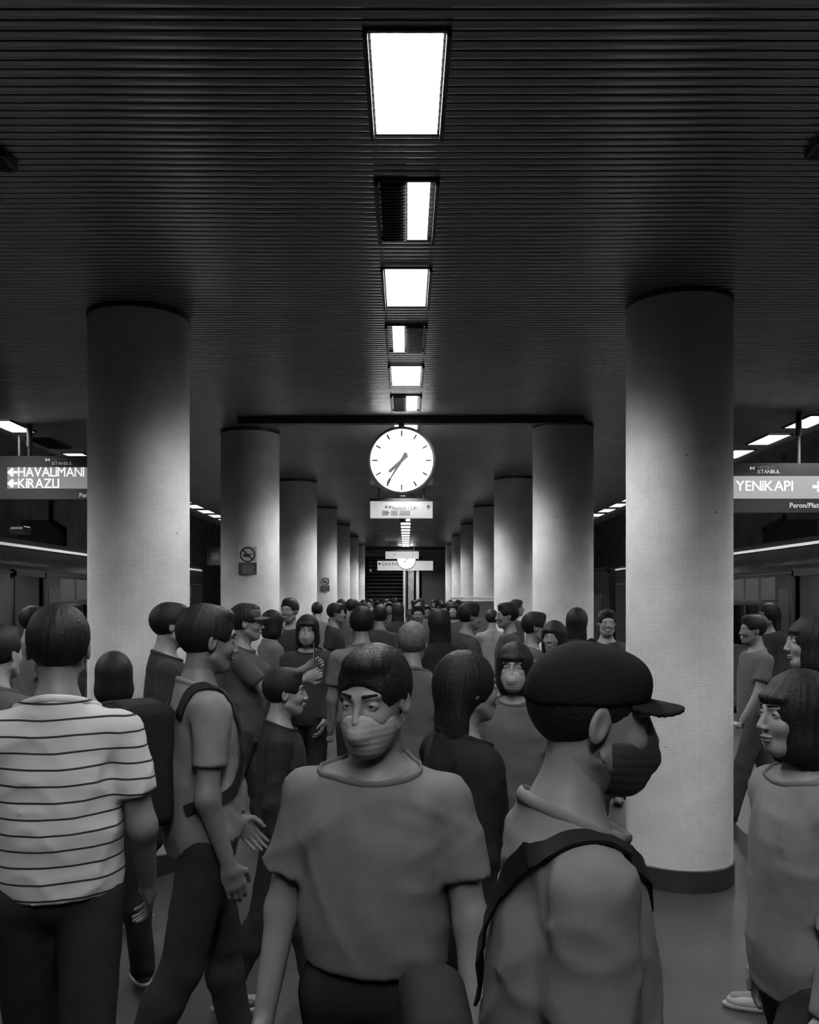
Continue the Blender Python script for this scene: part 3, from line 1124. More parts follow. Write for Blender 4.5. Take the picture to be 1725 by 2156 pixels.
def wrinkle(P, seed, amp, sc=1.0):
    rs = np.random.RandomState(seed)
    o = np.zeros(len(P), np.float32)
    for i in range(7):
        d_ = rs.normal(size=3) * np.array([1.0, 1.0, .8]); d_ /= np.linalg.norm(d_)
        fq = rs.uniform(14, 46) * sc
        ph = rs.uniform(0, 6.28)
        d2 = rs.normal(size=3)
        o += np.sin(P @ d_.astype(np.float32) * fq + ph + 1.6 * np.sin(P @ d2.astype(np.float32) * 7)) * (14 / fq)
    c = np.zeros(len(P), np.float32)
    for i in range(5):
        d_ = rs.normal(size=3) * np.array([.5, .5, 1.0]); d_ /= np.linalg.norm(d_)
        fq = rs.uniform(16, 34) * sc
        d2 = rs.normal(size=3); d3 = rs.normal(size=3)
        env = np.clip(np.sin(P @ d3.astype(np.float32) * 9 + rs.uniform(0, 6)), 0, 1)
        c += env * (1 - np.abs(np.sin(P @ d_.astype(np.float32) * fq + rs.uniform(0, 6) + .8 * np.sin(P @ d2.astype(np.float32) * 11)))) ** 3
    return amp * o - amp * 2.2 * c


# ---- head, in a frame with its origin at the head centre, facing +Y, 0.235 m tall
def head_sdf(P, ears=True):
    d_ = ell(P, (0, -.018, .028), (.076, .096, .088))
    d_ = su(d_, ell(P, (0, .022, -.030), (.061, .068, .086)), .03)
    d_ = su(d_, ell(P, (0, .052, -.094), (.030, .030, .022)), .03)
    for s in (-1, 1):
        d_ = su(d_, ell(P, (s * .034, .060, -.030), (.022, .022, .020)), .02)    # cheekbone
        d_ = su(d_, cone(P, (s * .052, .005, -.060), (s * .022, .055, -.092), .016, .016), .02)  # jaw
        d_ = su(d_, cone(P, (s * .010, .083, .024), (s * .044, .068, .026), .007, .007), .012)  # brow
        d_ = sub(d_, ell(P, (s * .031, .094, .004), (.017, .016, .012)), .010)
        d_ = su(d_, ell(P, (s * .031, .0705, .004), (.0155, .0150, .0125)), .003)   # lids
        d_ = sub(d_, ell(P, (s * .031, .0900, .0025), (.0125, .0130, .0042)), .0015)
    d_ = su(d_, cone(P, (0, .086, .012), (0, .105, -.030), .0075, .0105), .010)
    for s in (-1, 1):
        d_ = su(d_, ell(P, (s * .010, .097, -.034), (.008, .009, .007)), .006)
    d_ = su(d_, ell(P, (0, .088, -.060), (.023, .010, .0055)), .004)
    d_ = su(d_, ell(P, (0, .086, -.070), (.019, .010, .0065)), .004)
    d_ = sub(d_, ell(P, (0, .099, -.0648), (.022, .006, .0012)), .003)
    if ears:
        for s in (-1, 1):
            rot = Euler((R(-12), 0, s * R(22))).to_matrix()
            e = ell(P, (s * .080, -.008, -.004), (.007, .019, .032), np.array(rot))
            e = sub(e, ell(P, (s * .087, -.004, -.002), (.006, .011, .021), np.array(rot)), .004)
            d_ = su(d_, e, .006)
    d_ = su(d_, cone(P, (0, -.022, -.070), (0, -.034, -.19), .054, .053), .02)
    return d_


def hair_sdf(P, style, seed=1):
    rs = np.random.RandomState(seed)
    ang = np.arctan2(P[:, 0], P[:, 1] + .02)
    nz = .0012 * np.sin(ang * 29 + 25 * P[:, 2] + 2 * np.sin(ang * 7)) + .0009 * np.sin(ang * 53 - 30 * P[:, 2] + 1.5 * np.sin(ang * 11))
    if style == 'short':
        d_ = ell(P, (0, -.020, .034), (.088, .106, .100)) + nz
        d_ = su(d_, ell(P, (0, .035, .095), (.055, .050, .030)) + nz, .02)
        d_ = sub(d_, ell(P, (0, .125, -.012), (.085, .085, .076)), .010)
        d_ = sub(d_, ell(P, (.085, .022, -.045), (.03, .045, .055)), .008)
        d_ = sub(d_, ell(P, (-.085, .022, -.045), (.03, .045, .055)), .008)
        d_ = inter(d_, -(P[:, 2] + .075) * .9 - .0 * P[:, 0], .01)
    elif style == 'buzz':
        d_ = ell(P, (0, -.020, .031), (.081, .101, .094)) + nz * .4
        d_ = sub(d_, ell(P, (0, .130, -.010), (.09, .085, .078)), .010)
        d_ = inter(d_, -(P[:, 2] + .06), .01)
    elif style == 'bob':
        d_ = ell(P, (0, -.024, .020), (.098, .112, .112)) + nz
        d_ = su(d_, ell(P, (0, -.030, -.085), (.104, .092, .085)) + nz, .05)
        d_ = sub(d_, ell(P, (0, .118, -.045), (.058, .085, .080)), .012)
        d_ = su(d_, ell(P, (0, .066, .050), (.060, .028, .020)) + nz, .012)
        d_ = sub(d_, cone(P, (0, -.005, -.10), (0, -.02, -.3), .05, .06), .01)
    elif style == 'long':
        d_ = ell(P, (0, -.024, .020), (.094, .110, .110)) + nz
        d_ = su(d_, ell(P, (0, -.070, -.13), (.095, .050, .17)) + nz, .05)
        d_ = sub(d_, ell(P, (0, .122, -.040), (.066, .088, .085)), .012)
    elif style == 'tail':
        d_ = ell(P, (0, -.020, .033), (.085, .104, .098)) + nz
        d_ = sub(d_, ell(P, (0, .128, -.012), (.085, .088, .078)), .010)
        d_ = inter(d_, -(P[:, 2] + .06), .02)
        d_ = su(d_, cone(P, (0, -.12, .045), (0, -.165, -.12), .026, .012) + nz, .015)
    return d_


def seg_hand(P, W, u, n_, th, curl, side):
    """hand: palm, four bent fingers, thumb. u=forearm direction, n_=palm normal, th=thumb side"""
    u = np.asarray(u, float); n_ = np.asarray(n_, float); th = np.asarray(th, float)
    Rm = np.stack([th, n_, u], 1)
    pc = W + u * .045
    d_ = ell(P, pc, (.040, .016, .052), Rm)
    d_ = su(d_, cone(P, W - u * .03, W + u * .02, .027, .026), .02)
    L = [.040, .046, .043, .034]
    for i in range(4):
        off = th * (.030 - .0195 * i)
        b0 = W + u * (.082 - .003 * abs(i - 1.2)) + off
        ang = 0.0
        p0 = b0
        r0 = .0092 - .0006 * i
        for j, f in enumerate((1.0, .62, .5)):
            ang += curl * (.55, .8, .6)[j]
            dv = u * math.cos(ang) + n_ * math.sin(ang)
            p1 = p0 + dv * L[i] * f
            seg = cone(P, p0, p1, r0, r0 * .9)
            d_ = su(d_, seg, .004) if j else su(d_, seg, .008)
            p0 = p1; r0 *= .92
    t0 = W + u * .022 + th * .026
    t1 = t0 + (u * .6 + th * .7 + n_ * .25) * .038
    t2 = t1 + (u * .85 + th * .2 + n_ * .45) * .030
    t3 = t2 + (u * .9 + n_ * .4) * .024
    d_ = su(d_, cone(P, t0, t1, .014, .0115), .012)
    d_ = su(d_, cone(P, t1, t2, .0112, .0098), .004)
    d_ = su(d_, cone(P, t2, t3, .0098, .0082), .003)
    return d_


DEF = dict(h=1.72, hair='short', hairmat=None, skin=None, arms=((.12, .12, .25, .05), (-.12, .12, .1, .05)), legs=((.25, .1), (-.22, .25)),
           lean=0.0, yaw=0.0, tilt=0.0, shirt=.3, sleeve='short', trousers=.03, mask=None, cap=None, res=.018, hand=False, face=False,
           belly=0.0, hem=.84, shoe=None, collar=False, shoulders=1.0, jacket=False, curl=.6, hood=False)


def person(label, loc, rz, group=None, **kw):
    S = dict(DEF); S.update(kw)
    sc = S['h'] / 1.75
    t = thing('person', label, 'person', (loc[0], loc[1], 0), rz, group)
    t.scale = (sc, sc, sc)
    res = S['res']
    # joints
    J = {}
    lean = S['lean']
    cl, sl = math.cos(lean), math.sin(lean)

    def up(x, y_, z):   # point of the torso turned forward about the hips
        zz = z - .95
        return np.array([x, y_ * cl + zz * sl, .95 - y_ * sl + zz * cl])
    feet = []
    for i, s in enumerate((-1, 1)):
        a, b = S['legs'][i]
        hip = np.array([s * .088, 0, .915])
        knee = hip + .43 * np.array([0, math.sin(a), -math.cos(a)])
        ank = knee + .415 * np.array([0, math.sin(a - b), -math.cos(a - b)])
        J['hip%d' % i], J['knee%d' % i], J['ank%d' % i] = hip, knee, ank
    low = min(J['ank0'][2], J['ank1'][2])
    dz = .075 - low
    off = np.array([0, 0, dz])
    for k_ in list(J):
        J[k_] = J[k_] + off
    _up = up
    up = lambda x, y_, z: _up(x, y_, z) + off
    shw = S['shoulders']
    for i, s in enumerate((-1, 1)):
        p1, q1, p2, q2 = S['arms'][i]
        sh = up(s * .172 * shw, -.01, 1.385)
        dU = np.array([s * math.sin(q1), math.sin(p1) * math.cos(q1), -math.cos(p1) * math.cos(q1)])
        el = sh + .285 * dU
        dF = np.array([s * math.sin(q2), math.sin(p2) * math.cos(q2), -math.cos(p2) * math.cos(q2)])
        wr = el + .25 * dF
        J['sh%d' % i], J['el%d' % i], J['wr%d' % i], J['dF%d' % i] = sh, el, wr, dF
    hc = up(0, .015, 1.632) + np.array([0, .012, 0])
    J['head'] = hc
    skin = S['skin'] or M_SKIN
    bl = S['belly']

    def torso(P, g=0.0):
        rx = np.array(Euler((-lean, 0, 0)).to_matrix())
        d_ = ell(P, up(0, 0, .97), (.160 + g, .112 + g, .125 + g), rx)
        d_ = su(d_, ell(P, up(0, .008 + bl * .6, 1.12), (.140 + g + bl, .100 + g + bl, .15 + g), rx), .05)
        d_ = su(d_, ell(P, up(0, .005, 1.28), (.158 * (.5 + shw / 2) + g, .115 + g, .165 + g), rx), .05)
        for s_ in (-1, 1):
            d_ = su(d_, cone(P, up(s_ * .03, -.015, 1.425), up(s_ * .150 * shw, -.012, 1.385), .050 + g, .050 + g), .05)
        d_ = su(d_, cone(P, up(0, -.014, 1.40), up(0, -.018, 1.475), .085 + g * .6, .058 + g * .3), .05)
        return d_

    def arm(P, i, g=0.0, end=1.0, start=0.0):
        sh, el, wr = J['sh%d' % i], J['el%d' % i], J['wr%d' % i]
        if end <= .5:
            e2 = sh + (el - sh) * min(1, end * 2)
            return cone(P, sh, e2, .052 + g, .050 + g)
        d_ = cone(P, sh, el, .050 + g, .040 + g)
        e2 = el + (wr - el) * (end * 2 - 1)
        return su(d_, cone(P, el, e2, .041 + g, .027 + g + .003 * (end < 1)), .03)

    def leg(P, i, g=0.0, cuff=0.0):
        hip, knee, ank = J['hip%d' % i], J['knee%d' % i], J['ank%d' % i]
        d_ = cone(P, hip, knee, .084 + g, .056 + g)
        calf = knee + (ank - knee) * .3 + np.array([0, -.012, 0])
        d_ = su(d_, cone(P, knee, calf, .053 + g, .052 + g), .03)
        return su(d_, cone(P, calf, ank, .050 + g, .036 + g + cuff), .04)

    allp = np.array([J[k_] for k_ in J if not k_.startswith('dF')])
    lo = allp.min(0) - .16; hi = allp.max(0) + .16
    hi[2] = hc[2] - .04
    lo[2] = 0.0

    def body(P):
        d_ = torso(P)
        for i in (0, 1):
            d_ = su(d_, arm(P, i), .03)
            d_ = su(d_, leg(P, i), .03)
            toe = J['ank%d' % i] + np.array([0, .15, -.035])
            d_ = su(d_, cone(P, J['ank%d' % i] + np.array([0, -.01, -.03]), toe, .036, .028), .02)
            if not S['hand']:
                W, u = J['wr%d' % i], J['dF%d' % i]
                d_ = su(d_, ell(P, W + u * .06, (.030, .030, .030)), .02)
        d_ = su(d_, cone(P, up(0, -.018, 1.45), hc + np.array([0, -.03, -.06]), .056, .052), .03)
        return d_
    parts_v, parts_f = [], []

    def put(V, Q):
        n0 = sum(len(v) for v in parts_v)
        parts_v.append(V); parts_f.append(Q + n0)
    V, Q = sd_mesh(body, lo, hi, max(res, .014))
    put(V, Q)
    # head
    hr_ = {True: .0027, False: max(.0055, res * .42)}[bool(S['face'])]
    Rh = np.array(Euler((S['tilt'], 0, S['yaw'])).to_matrix())
    V, Q = sd_mesh(lambda P: head_sdf(P), (-.1, -.13, -.19), (.1, .125, .125), hr_)
    HT = lambda V: V @ Rh.T + hc
    put(HT(V), Q)
    # hands
    if S['hand']:
        for i, s in enumerate((-1, 1)):
            W, u = J['wr%d' % i], J['dF%d' % i]
            nn = np.array([-s, 0, 0.0]); nn = nn - u * (nn @ u); nn /= np.linalg.norm(nn)
            th = np.cross(u, nn) * (-s)
            if th[1] < 0 and abs(th[1]) > .2:
                th = -th
            cu = S['curl'] if not isinstance(S['curl'], tuple) else S['curl'][i]
            V, Q = sd_mesh(lambda P: seg_hand(P, W, u, nn, th, cu, s), W - .13 + u * .06, W + .13 + u * .06, .0042)
            put(V, Q)
    V = np.concatenate(parts_v); Q = np.concatenate(parts_f)

    def mk(name, V, Q, m, parent=t):
        me = bpy.data.meshes.new(name)
        me.from_pydata(V.tolist(), [], Q.tolist())
        me.materials.append(m)
        me.polygons.foreach_set('use_smooth', [True] * len(me.polygons))
        me.update()
        return link(name, me, parent)
    mk('body', V, Q, skin)
    seed = abs(hash(label)) % 1000 if False else (len(label) * 37 + int(loc[0] * 100) * 13 + int(loc[1] * 10)) % 1000
    # shirt / jacket
    g = .011 + (.014 if S['jacket'] else 0)
    slv = {'short': .34, 'long': .97, 'none': .12}[S['sleeve']]

    nk0 = up(0, -.016, 1.474)
    aa = R(20) + lean
    nkn = np.array([0, math.sin(aa), math.cos(aa)]); nke = np.array([0, math.cos(aa), -math.sin(aa)])

    def shirt(P):
        d_ = torso(P, g)
        d_ = su(d_, cone(P, up(0, -.020, 1.39), up(0, -.022, 1.50), .080, .064), .03)
        hem = S['hem'] + off[2]
        d_ = su(d_, ell(P, up(0, 0, S['hem'] + .09), (.166 + g * .5, .122 + g * .5, .26)), .05)
        d_ = su(d_, ell(P, up(0, .004 + bl * .5, 1.15), (.150 + g + bl, .108 + g + bl, .22)), .05)
        for i in (0, 1):
            if slv > .5:
                a_ = arm(P, i, g * .85, slv)
                e2, dv, ra = J['wr%d' % i] - J['dF%d' % i] * .01, J['dF%d' % i], .030
            else:
                sh, el = J['sh%d' % i], J['el%d' % i]
                dv = (el - sh) / np.linalg.norm(el - sh)
                e2 = sh + (el - sh) * .66
                a_ = cone(P, sh, sh + (el - sh) * .9, .054 + g * .8, .060 + g * .9)
                ra = .046
            a_ = inter(a_, (P - e2.astype(np.float32)) @ dv.astype(np.float32), .004)
            d_ = su(d_, a_, .026)
        d_ = d_ + wrinkle(P, seed, .0030 if res < .013 else .0022 if res < .02 else .001)
        d_ = inter(d_, -(P[:, 2] - hem), .006)
        # neckline
        return inter(d_, (P - nk0.astype(np.float32)) @ nkn.astype(np.float32), .003)
    if S['shirt'] is not None:
        V, Q = sd_mesh(shirt, (lo[0] - .02, lo[1] - .02, S['hem'] + off[2] - .02), (hi[0] + .02, hi[1] + .02, hc[2] - .05), res)
        m = S['shirt'] if not isinstance(S['shirt'], float) else cloth(S['shirt'])
        o = mk('jacket' if S['jacket'] else 'shirt', V, Q, m)
        # ribbed collar lying on the neck opening
        if res < .017:
            n_ = 40; ph = np.linspace(0, 2 * math.pi, n_, endpoint=False)
            dirs = np.cos(ph)[:, None] * V3(1, 0, 0) + np.sin(ph)[:, None] * nke[None, :]
            lo_r, hi_r = np.full(n_, .02), np.full(n_, .16)
            base_p = nk0 - nkn * .004
            for it in range(14):
                mid = (lo_r + hi_r) / 2
                ins = shirt((base_p + dirs * mid[:, None]).astype(np.float32)) < 0
                lo_r = np.where(ins, mid, lo_r); hi_r = np.where(ins, hi_r, mid)
            ring = base_p + dirs * (lo_r - .002)[:, None]
            cb = MB(); vs = []
            for i in range(n_):
                for q in range(8):
                    a_ = 2 * math.pi * q / 8
                    vs.append(ring[i] + dirs[i] * .0055 * math.cos(a_) + nkn * .011 * math.sin(a_))
            cb.add(vs, [(8 * i + q, 8 * i + (q + 1) % 8, 8 * ((i + 1) % n_) + (q + 1) % 8, 8 * ((i + 1) % n_) + q) for i in range(n_) for q in range(8)])
            cb.build('collar', m, o, smooth=True)

    def trou(P):
        d_ = ell(P, up(0, 0, .95), (.168, .124, .13))
        for i in (0, 1):
            d_ = su(d_, leg(P, i, .016, .010), .025)
        d_ = d_ + wrinkle(P, seed + 5, .0016)
        d_ = inter(d_, P[:, 2] - (off[2] + 1.02), .006)
        an = min(J['ank0'][2], J['ank1'][2])
        return inter(d_, -(P[:, 2] - .045), .005)
    V, Q = sd_mesh(trou, (-.24, lo[1], 0.02), (.24, hi[1], off[2] + 1.03), max(res, .014))
    mk('trousers', V, Q, cloth(S['trousers']))
    # shoes
    for i in (0, 1):
        A = J['ank%d' % i]
        pitch_ = 0.0

        def shoe(P):
            d_ = ell(P, A + np.array([0, -.005, -.030]), (.042, .055, .050))
            d_ = su(d_, ell(P, A + np.array([0, .095, -.045]), (.046, .095, .034)), .03)
            return np.maximum(d_, -(P[:, 2] - (A[2] - .075)))
        V, Q = sd_mesh(shoe, A + V3(-.07, -.08, -.09), A + V3(.07, .21, .04), .010)
        sh_ = mk('shoe', V, Q, S['shoe'] or M_SHOE)

        def sole(P):
            d_ = np.maximum(ell(P, A + np.array([0, .065, -.060]), (.050, .140, .06)), np.abs(P[:, 2] - (A[2] - .064)) - .011)
            return d_
        if res < .017:
            V, Q = sd_mesh(sole, A + V3(-.07, -.1, -.08), A + V3(.07, .22, -.04), .008)
            mk('sole', V, Q, M_SOLE, sh_)
    # hair
    if S['hair']:
        V, Q = sd_mesh(lambda P: hair_sdf(P, S['hair'], seed), (-.13, -.2, -.33), (.13, .12, .15), .005 if S['face'] else max(.008, res * .5))
        mk('hair', HT(V), Q, S['hairmat'] or M_HAIR)
    if S['face']:
        for s in (-1, 1):
            for nm_, c_, r_, m_ in (('eye', (s * .031, .0700, .0035), .0122, M_EYEW), ('iris', (s * .031, .0772, .0030), .0056, M_EYED)):
                V, Q = sd_mesh(lambda P: ell(P, c_, (r_,) * 3), np.array(c_) - r_, np.array(c_) + r_, r_ / 5)
                e = mk(nm_, HT(V), Q, m_)
            V, Q = sd_mesh(lambda P: cone(P, (s * .016, .0915, .030), (s * .046, .075, .032), .0038, .0022), (s * .031 - .025, .06, .02), (s * .031 + .025, .105, .042), .002)
            mk('eyebrow', HT(V), Q, S['hairmat'] or M_HAIR)
        if not S['mask']:
            V, Q = sd_mesh(lambda P: np.maximum(su(ell(P, (0, .0895, -.060), (.0215, .010, .0052)), ell(P, (0, .0875, -.070), (.0185, .010, .0062)), .002), -ell(P, (0, .099, -.0648), (.022, .007, .0012))), (-.03, .07, -.08), (.03, .105, -.05), .002)
            mk('lips', HT(V), Q, M_LIP)
    if S['mask']:
        def msk(P):
            d_ = ell(P, (0, .026, -.050), (.067, .078, .078))
            d_ = su(d_, cone(P, (0, .085, -.015), (0, .100, -.060), .012, .020), .03)
            d_ = su(d_, ell(P, (0, .062, -.100), (.035, .032, .024)), .03)
            d_ = inter(d_, P[:, 2] + .012 + .25 * np.abs(P[:, 0]), .006)
            d_ = inter(d_, -(P[:, 1] - .020 + .15 * (P[:, 2] + .05)), .006)
            for s in (-1, 1):
                for z_ in (-.028, -.085):
                    d_ = su(d_, cone(P, (s * .058, .022, z_ * .95), (s * .084, -.018, -.010 + z_ * .25), .0022, .0022), .003)
            return d_ + .0005 * np.sin(P[:, 2] * 420)
        V, Q = sd_mesh(msk, (-.1, -.03, -.14), (.1, .13, .01), .004 if S['face'] else .008)
        mk('face_mask', HT(V), Q, S['mask'])
    if S['cap']:
        def crown(P):
            d_ = ell(P, (0, -.020, .038), (.0855, .1060, .092))
            d_ = su(d_, ell(P, (0, .045, .070), (.058, .042, .040)), .03)
            d_ = inter(d_, -(P[:, 2] - .026 - .10 * (P[:, 1] + .02)), .004)
            return d_ + .0008 * np.cos(6 * np.arctan2(P[:, 0], P[:, 1])) 
        V, Q = sd_mesh(crown, (-.11, -.15, .0), (.11, .11, .15), .005)
        c_ = mk('cap', HT(V), Q, S['cap'])

        def brim(P):
            zc = .040 - 3.2 * P[:, 0] ** 2 - .10 * (P[:, 1] - .08)
            e2 = np.sqrt((P[:, 0] / .076) ** 2 + ((P[:, 1] - .070) / .080) ** 2) - 1
            return np.maximum(np.maximum(e2 * .08, np.abs(P[:, 2] - zc) - .0035), .045 - P[:, 1])
        V, Q = sd_mesh(brim, (-.09, .04, -.01), (.09, .19, .05), .0032)
        mk('brim', HT(V), Q, S['cap'], c_)
        V, Q = sd_mesh(lambda P: ell(P, (0, -.018, .130), (.008, .008, .006)), (-.012, -.03, .118), (.012, 0, .142), .003)
        mk('button', HT(V), Q, S['cap'], c_)
    t['_j'] = 0
    del t['_j']
    J['T'] = t; J['sc'] = sc; J['surf'] = shirt; J['up'] = up
    return J


def wpt(J, p):
    """local point of a person to world"""
    t = J['T']
    return Vector(t.location) + Euler((0, 0, t.rotation_euler.z)).to_matrix() @ (Vector(tuple(p)) * J['sc'])


def worn_bag(J, label, name, cat, c, w, dpt, h, straps, rot=None):
    """a bag worn by a person: laid out in that person's own frame, straps drawn along the clothes"""
    T = J['T']
    t = thing(name, label, cat, T.location, T.rotation_euler.z)
    t.scale = T.scale
    c = np.array(c, float)

    def f(P):
        q = np.abs((P - c.astype(np.float32)) @ (np.array(rot, np.float32) if rot is not None else np.eye(3, dtype=np.float32))) - V3(w / 2 - .04, dpt / 2 - .04, h / 2 - .04)
        b_ = np.sqrt((np.maximum(q, 0) ** 2).sum(1)) + np.minimum(q.max(1), 0) - .04 + wrinkle(P, 7, .0012)
        return np.maximum(b_, -(J['surf'](P) - .012))
    V, Q = sd_mesh(f, c - [w / 2 + .06, dpt / 2 + .06, h / 2 + .06], c + [w / 2 + .06, dpt / 2 + .06, h / 2 + .06], .010)
    me = bpy.data.meshes.new('bag_body'); me.from_pydata(V.tolist(), [], Q.tolist()); me.materials.append(M_BAG)
    me.polygons.foreach_set('use_smooth', [True] * len(me.polygons)); link('bag_body', me, t)
    MB().bevbox((c[0] - w * .34, c[1] - dpt / 2 - .022, c[2] - h * .42), (c[0] + w * .34, c[1] - dpt / 2 + .02, c[2] - h * .02), .03).build('pocket', M_BAG, t)
    fn = J['surf']
    for pts in straps:
        K = np.array(pts, float)
        # smooth curve through the points
        out = []
        for i in range(len(K) - 1):
            p0, p1, p2, p3 = K[max(i - 1, 0)], K[i], K[i + 1], K[min(i + 2, len(K) - 1)]
            for u in np.linspace(0, 1, 8, endpoint=False):
                out.append(.5 * (2 * p1 + (p2 - p0) * u + (2 * p0 - 5 * p1 + 4 * p2 - p3) * u * u + (3 * p1 - p0 - 3 * p2 + p3) * u ** 3))
        out.append(K[-1])
        P = np.array(out, np.float32)
        for it in range(6):
            d_ = fn(P)
            e = .004
            G = np.stack([fn(P + V3(*v)) - fn(P - V3(*v)) for v in ((e, 0, 0), (0, e, 0), (0, 0, e))], 1)
            G /= np.linalg.norm(G, axis=1)[:, None] + 1e-6
            P = P - (d_ - .008)[:, None] * G * .8
        mb = MB(); vs = []; n = len(P)
        for i in range(n):
            tg = P[min(i + 1, n - 1)] - P[max(i - 1, 0)]; tg /= np.linalg.norm(tg) + 1e-6
            sd = np.cross(tg, G[i]); sd /= np.linalg.norm(sd) + 1e-6
            for a_, b_ in ((-.019, -.003), (.019, -.003), (.019, .003), (-.019, .003)):
                vs.append(P[i] + sd * a_ + G[i] * b_)
        fs = [(0, 1, 2, 3), (4 * n - 1, 4 * n - 2, 4 * n - 3, 4 * n - 4)]
        for i in range(n - 1):
            for q in range(4):
                fs.append((4 * i + q, 4 * i + (q + 1) % 4, 4 * i + 4 + (q + 1) % 4, 4 * i + 4 + q))
        mb.add(vs, fs); mb.build('strap', M_BAG, t, smooth=True)
    return t


M_BAG = mat('bag_cloth', .010, .8, spec=.15, bump=.1, bscale=300)


def phone(label, p, rz):
    t = thing('mobile_phone', label, 'mobile phone', p, rz)
    MB().bevbox((-.036, -.004, -.07), (.036, .004, .07), .008).build('case', M_DARK, t)
    MB().bevbox((-.032, .004, -.066), (.032, .0048, .066), .005).build('screen', emis('phone_screen', .3, .35), t)
    return t


def X_(pxx, d):
    return (pxx - VX) * d / F


FINE = dict(res=.0115, hand=True, face=True)
# --- the big figures in front
Jst = person('person seen from behind in a pale shirt with thin dark stripes, left foreground', (X_(122, 2.4), 2.4), R(14), h=1.63, hair='short', shirt=M_STRIPE, sleeve='short',
             arms=((.10, .16, .45, .10), (-.05, .20, .55, .05)), hem=.93, shoulders=1.04, belly=.012, skin=M_SKIND, trousers=.02, legs=((.2, .1), (-.2, .3)), **FINE)
Jc = person('person in dark cap and black face mask, pale shirt, facing right in the foreground', (X_(1170, 1.38), 1.38), R(-86), h=1.585, hair='buzz', cap=mat('cap_cloth', .008, .9, spec=.1, bump=.3, bscale=200),
            mask=M_MASKB, shirt=.14, sleeve='short', arms=((.05, .06, .75, -.05), (-.02, .08, .60, .0)), hem=.88, belly=.02, yaw=R(-4), tilt=R(-6), lean=.06, trousers=.02, legs=((.25, .1), (-.2, .25)), **FINE)
Jm = person('person in white face mask and pale shirt facing the camera, centre foreground', (X_(790, 1.92), 1.92), R(172), h=1.55, hair='short', mask=M_MASKW, shirt=.12,
            sleeve='short', arms=((.12, .20, .35, .05), (.0, .20, .3, .1)), hem=1.0, yaw=R(-14), tilt=R(-8), shoulders=1.04, trousers=.02, **FINE)
Jl = person('person in pale shirt with black backpack walking right past the nearest left column', (X_(425, 3.0), 3.0), R(-62), h=1.63, hair='short', shirt=.14, sleeve='short',
            arms=((.15, .14, .7, .0), (-.1, .14, .3, .0)), hem=.86, tilt=R(-6), trousers=.02, skin=M_SKIND, **FINE)
Jd = person('person with long black hair and black jacket behind the person in cap', (X_(975, 2.6), 2.6), R(-70), h=1.49, hair='long', shirt=.014, jacket=True, sleeve='long', trousers=.02, legs=((.15, .1), (-.1, .1)), **FINE)
Jr = person('person in dark jacket with grey trousers at the right edge', (X_(1722, 3.6), 3.6), R(78), h=1.60, hair='bob', shirt=.02, jacket=True, sleeve='long', trousers=.05, shoe=M_SHOEW,
            legs=((.3, .1), (-.25, .3)), res=.014, hand=True, face=True)
Je = person('person in pale loose shirt at the left edge, behind the striped shirt', (X_(-8, 3.5), 3.5), R(-20), h=1.55, hair='short', shirt=.07, trousers=.02, res=.014, hand=True)
Jg = person('short person with white face mask and grey top, left of the person in cap', (X_(1085, 3.9), 3.9), R(165), h=1.46, hair='bob', mask=M_MASKW, shirt=.08, trousers=.02, res=.014, hand=True, face=True)
Jw = person('person with bobbed black hair and white face mask by the third left column', (X_(648, 6.5), 6.5), R(180), h=1.535, hair='bob', mask=M_MASKW, shirt=.035, sleeve='long', trousers=.02,
            arms=((.1, .1, .5, -.2), (.1, .1, .6, -.2)), res=.014, hand=True, face=True)
Jp = person('person facing right and holding up a phone before the second left column', (X_(512, 5.5), 5.5), R(-85), h=1.62, hair='short', cap=mat('cap_grey', .05, .8), shirt=.06, sleeve='short', trousers=.03,
            arms=((.9, .1, 2.05, -.25), (.75, .05, 1.95, -.15)), res=.014, hand=True, face=True, curl=1.1)
Jk = person('person in pale shirt with dark hair seen from behind, below the far signs', (X_(762, 5.8), 5.8), R(8), h=1.60, hair='short', shirt=.13, trousers=.03, res=.016)
Jo = person('grey-haired person in grey shirt seen from behind, right of the centre line', (X_(868, 4.6), 4.6), R(-12), h=1.53, hair='short', hairmat=M_HAIRG, shirt=.08, trousers=.03, res=.016)
Jq = person('short person in a dark coat standing before the nearest left column', (X_(240, 3.9), 3.9), R(30), h=1.42, hair='bob', shirt=.03, jacket=True, sleeve='long', trousers=.02, res=.016)
Js = person('person in black with short hair between the nearest two left columns', (X_(352, 4.6), 4.6), R(-70), h=1.63, hair='short', shirt=.025, sleeve='long', trousers=.02, res=.016)

Jn = person('person with bobbed dark hair and pale grey top, nearest at the right edge', (X_(1690, 2.15), 2.15), R(100), h=1.48, hair='bob', shirt=.13, sleeve='long', trousers=.03, **FINE)
Ji = person('short person in black between the backpack wearer and the person with white mask in front', (X_(592, 3.6), 3.6), R(-80), h=1.37, hair='short', shirt=.02, sleeve='long', trousers=.02, res=.014, hand=True, face=True)

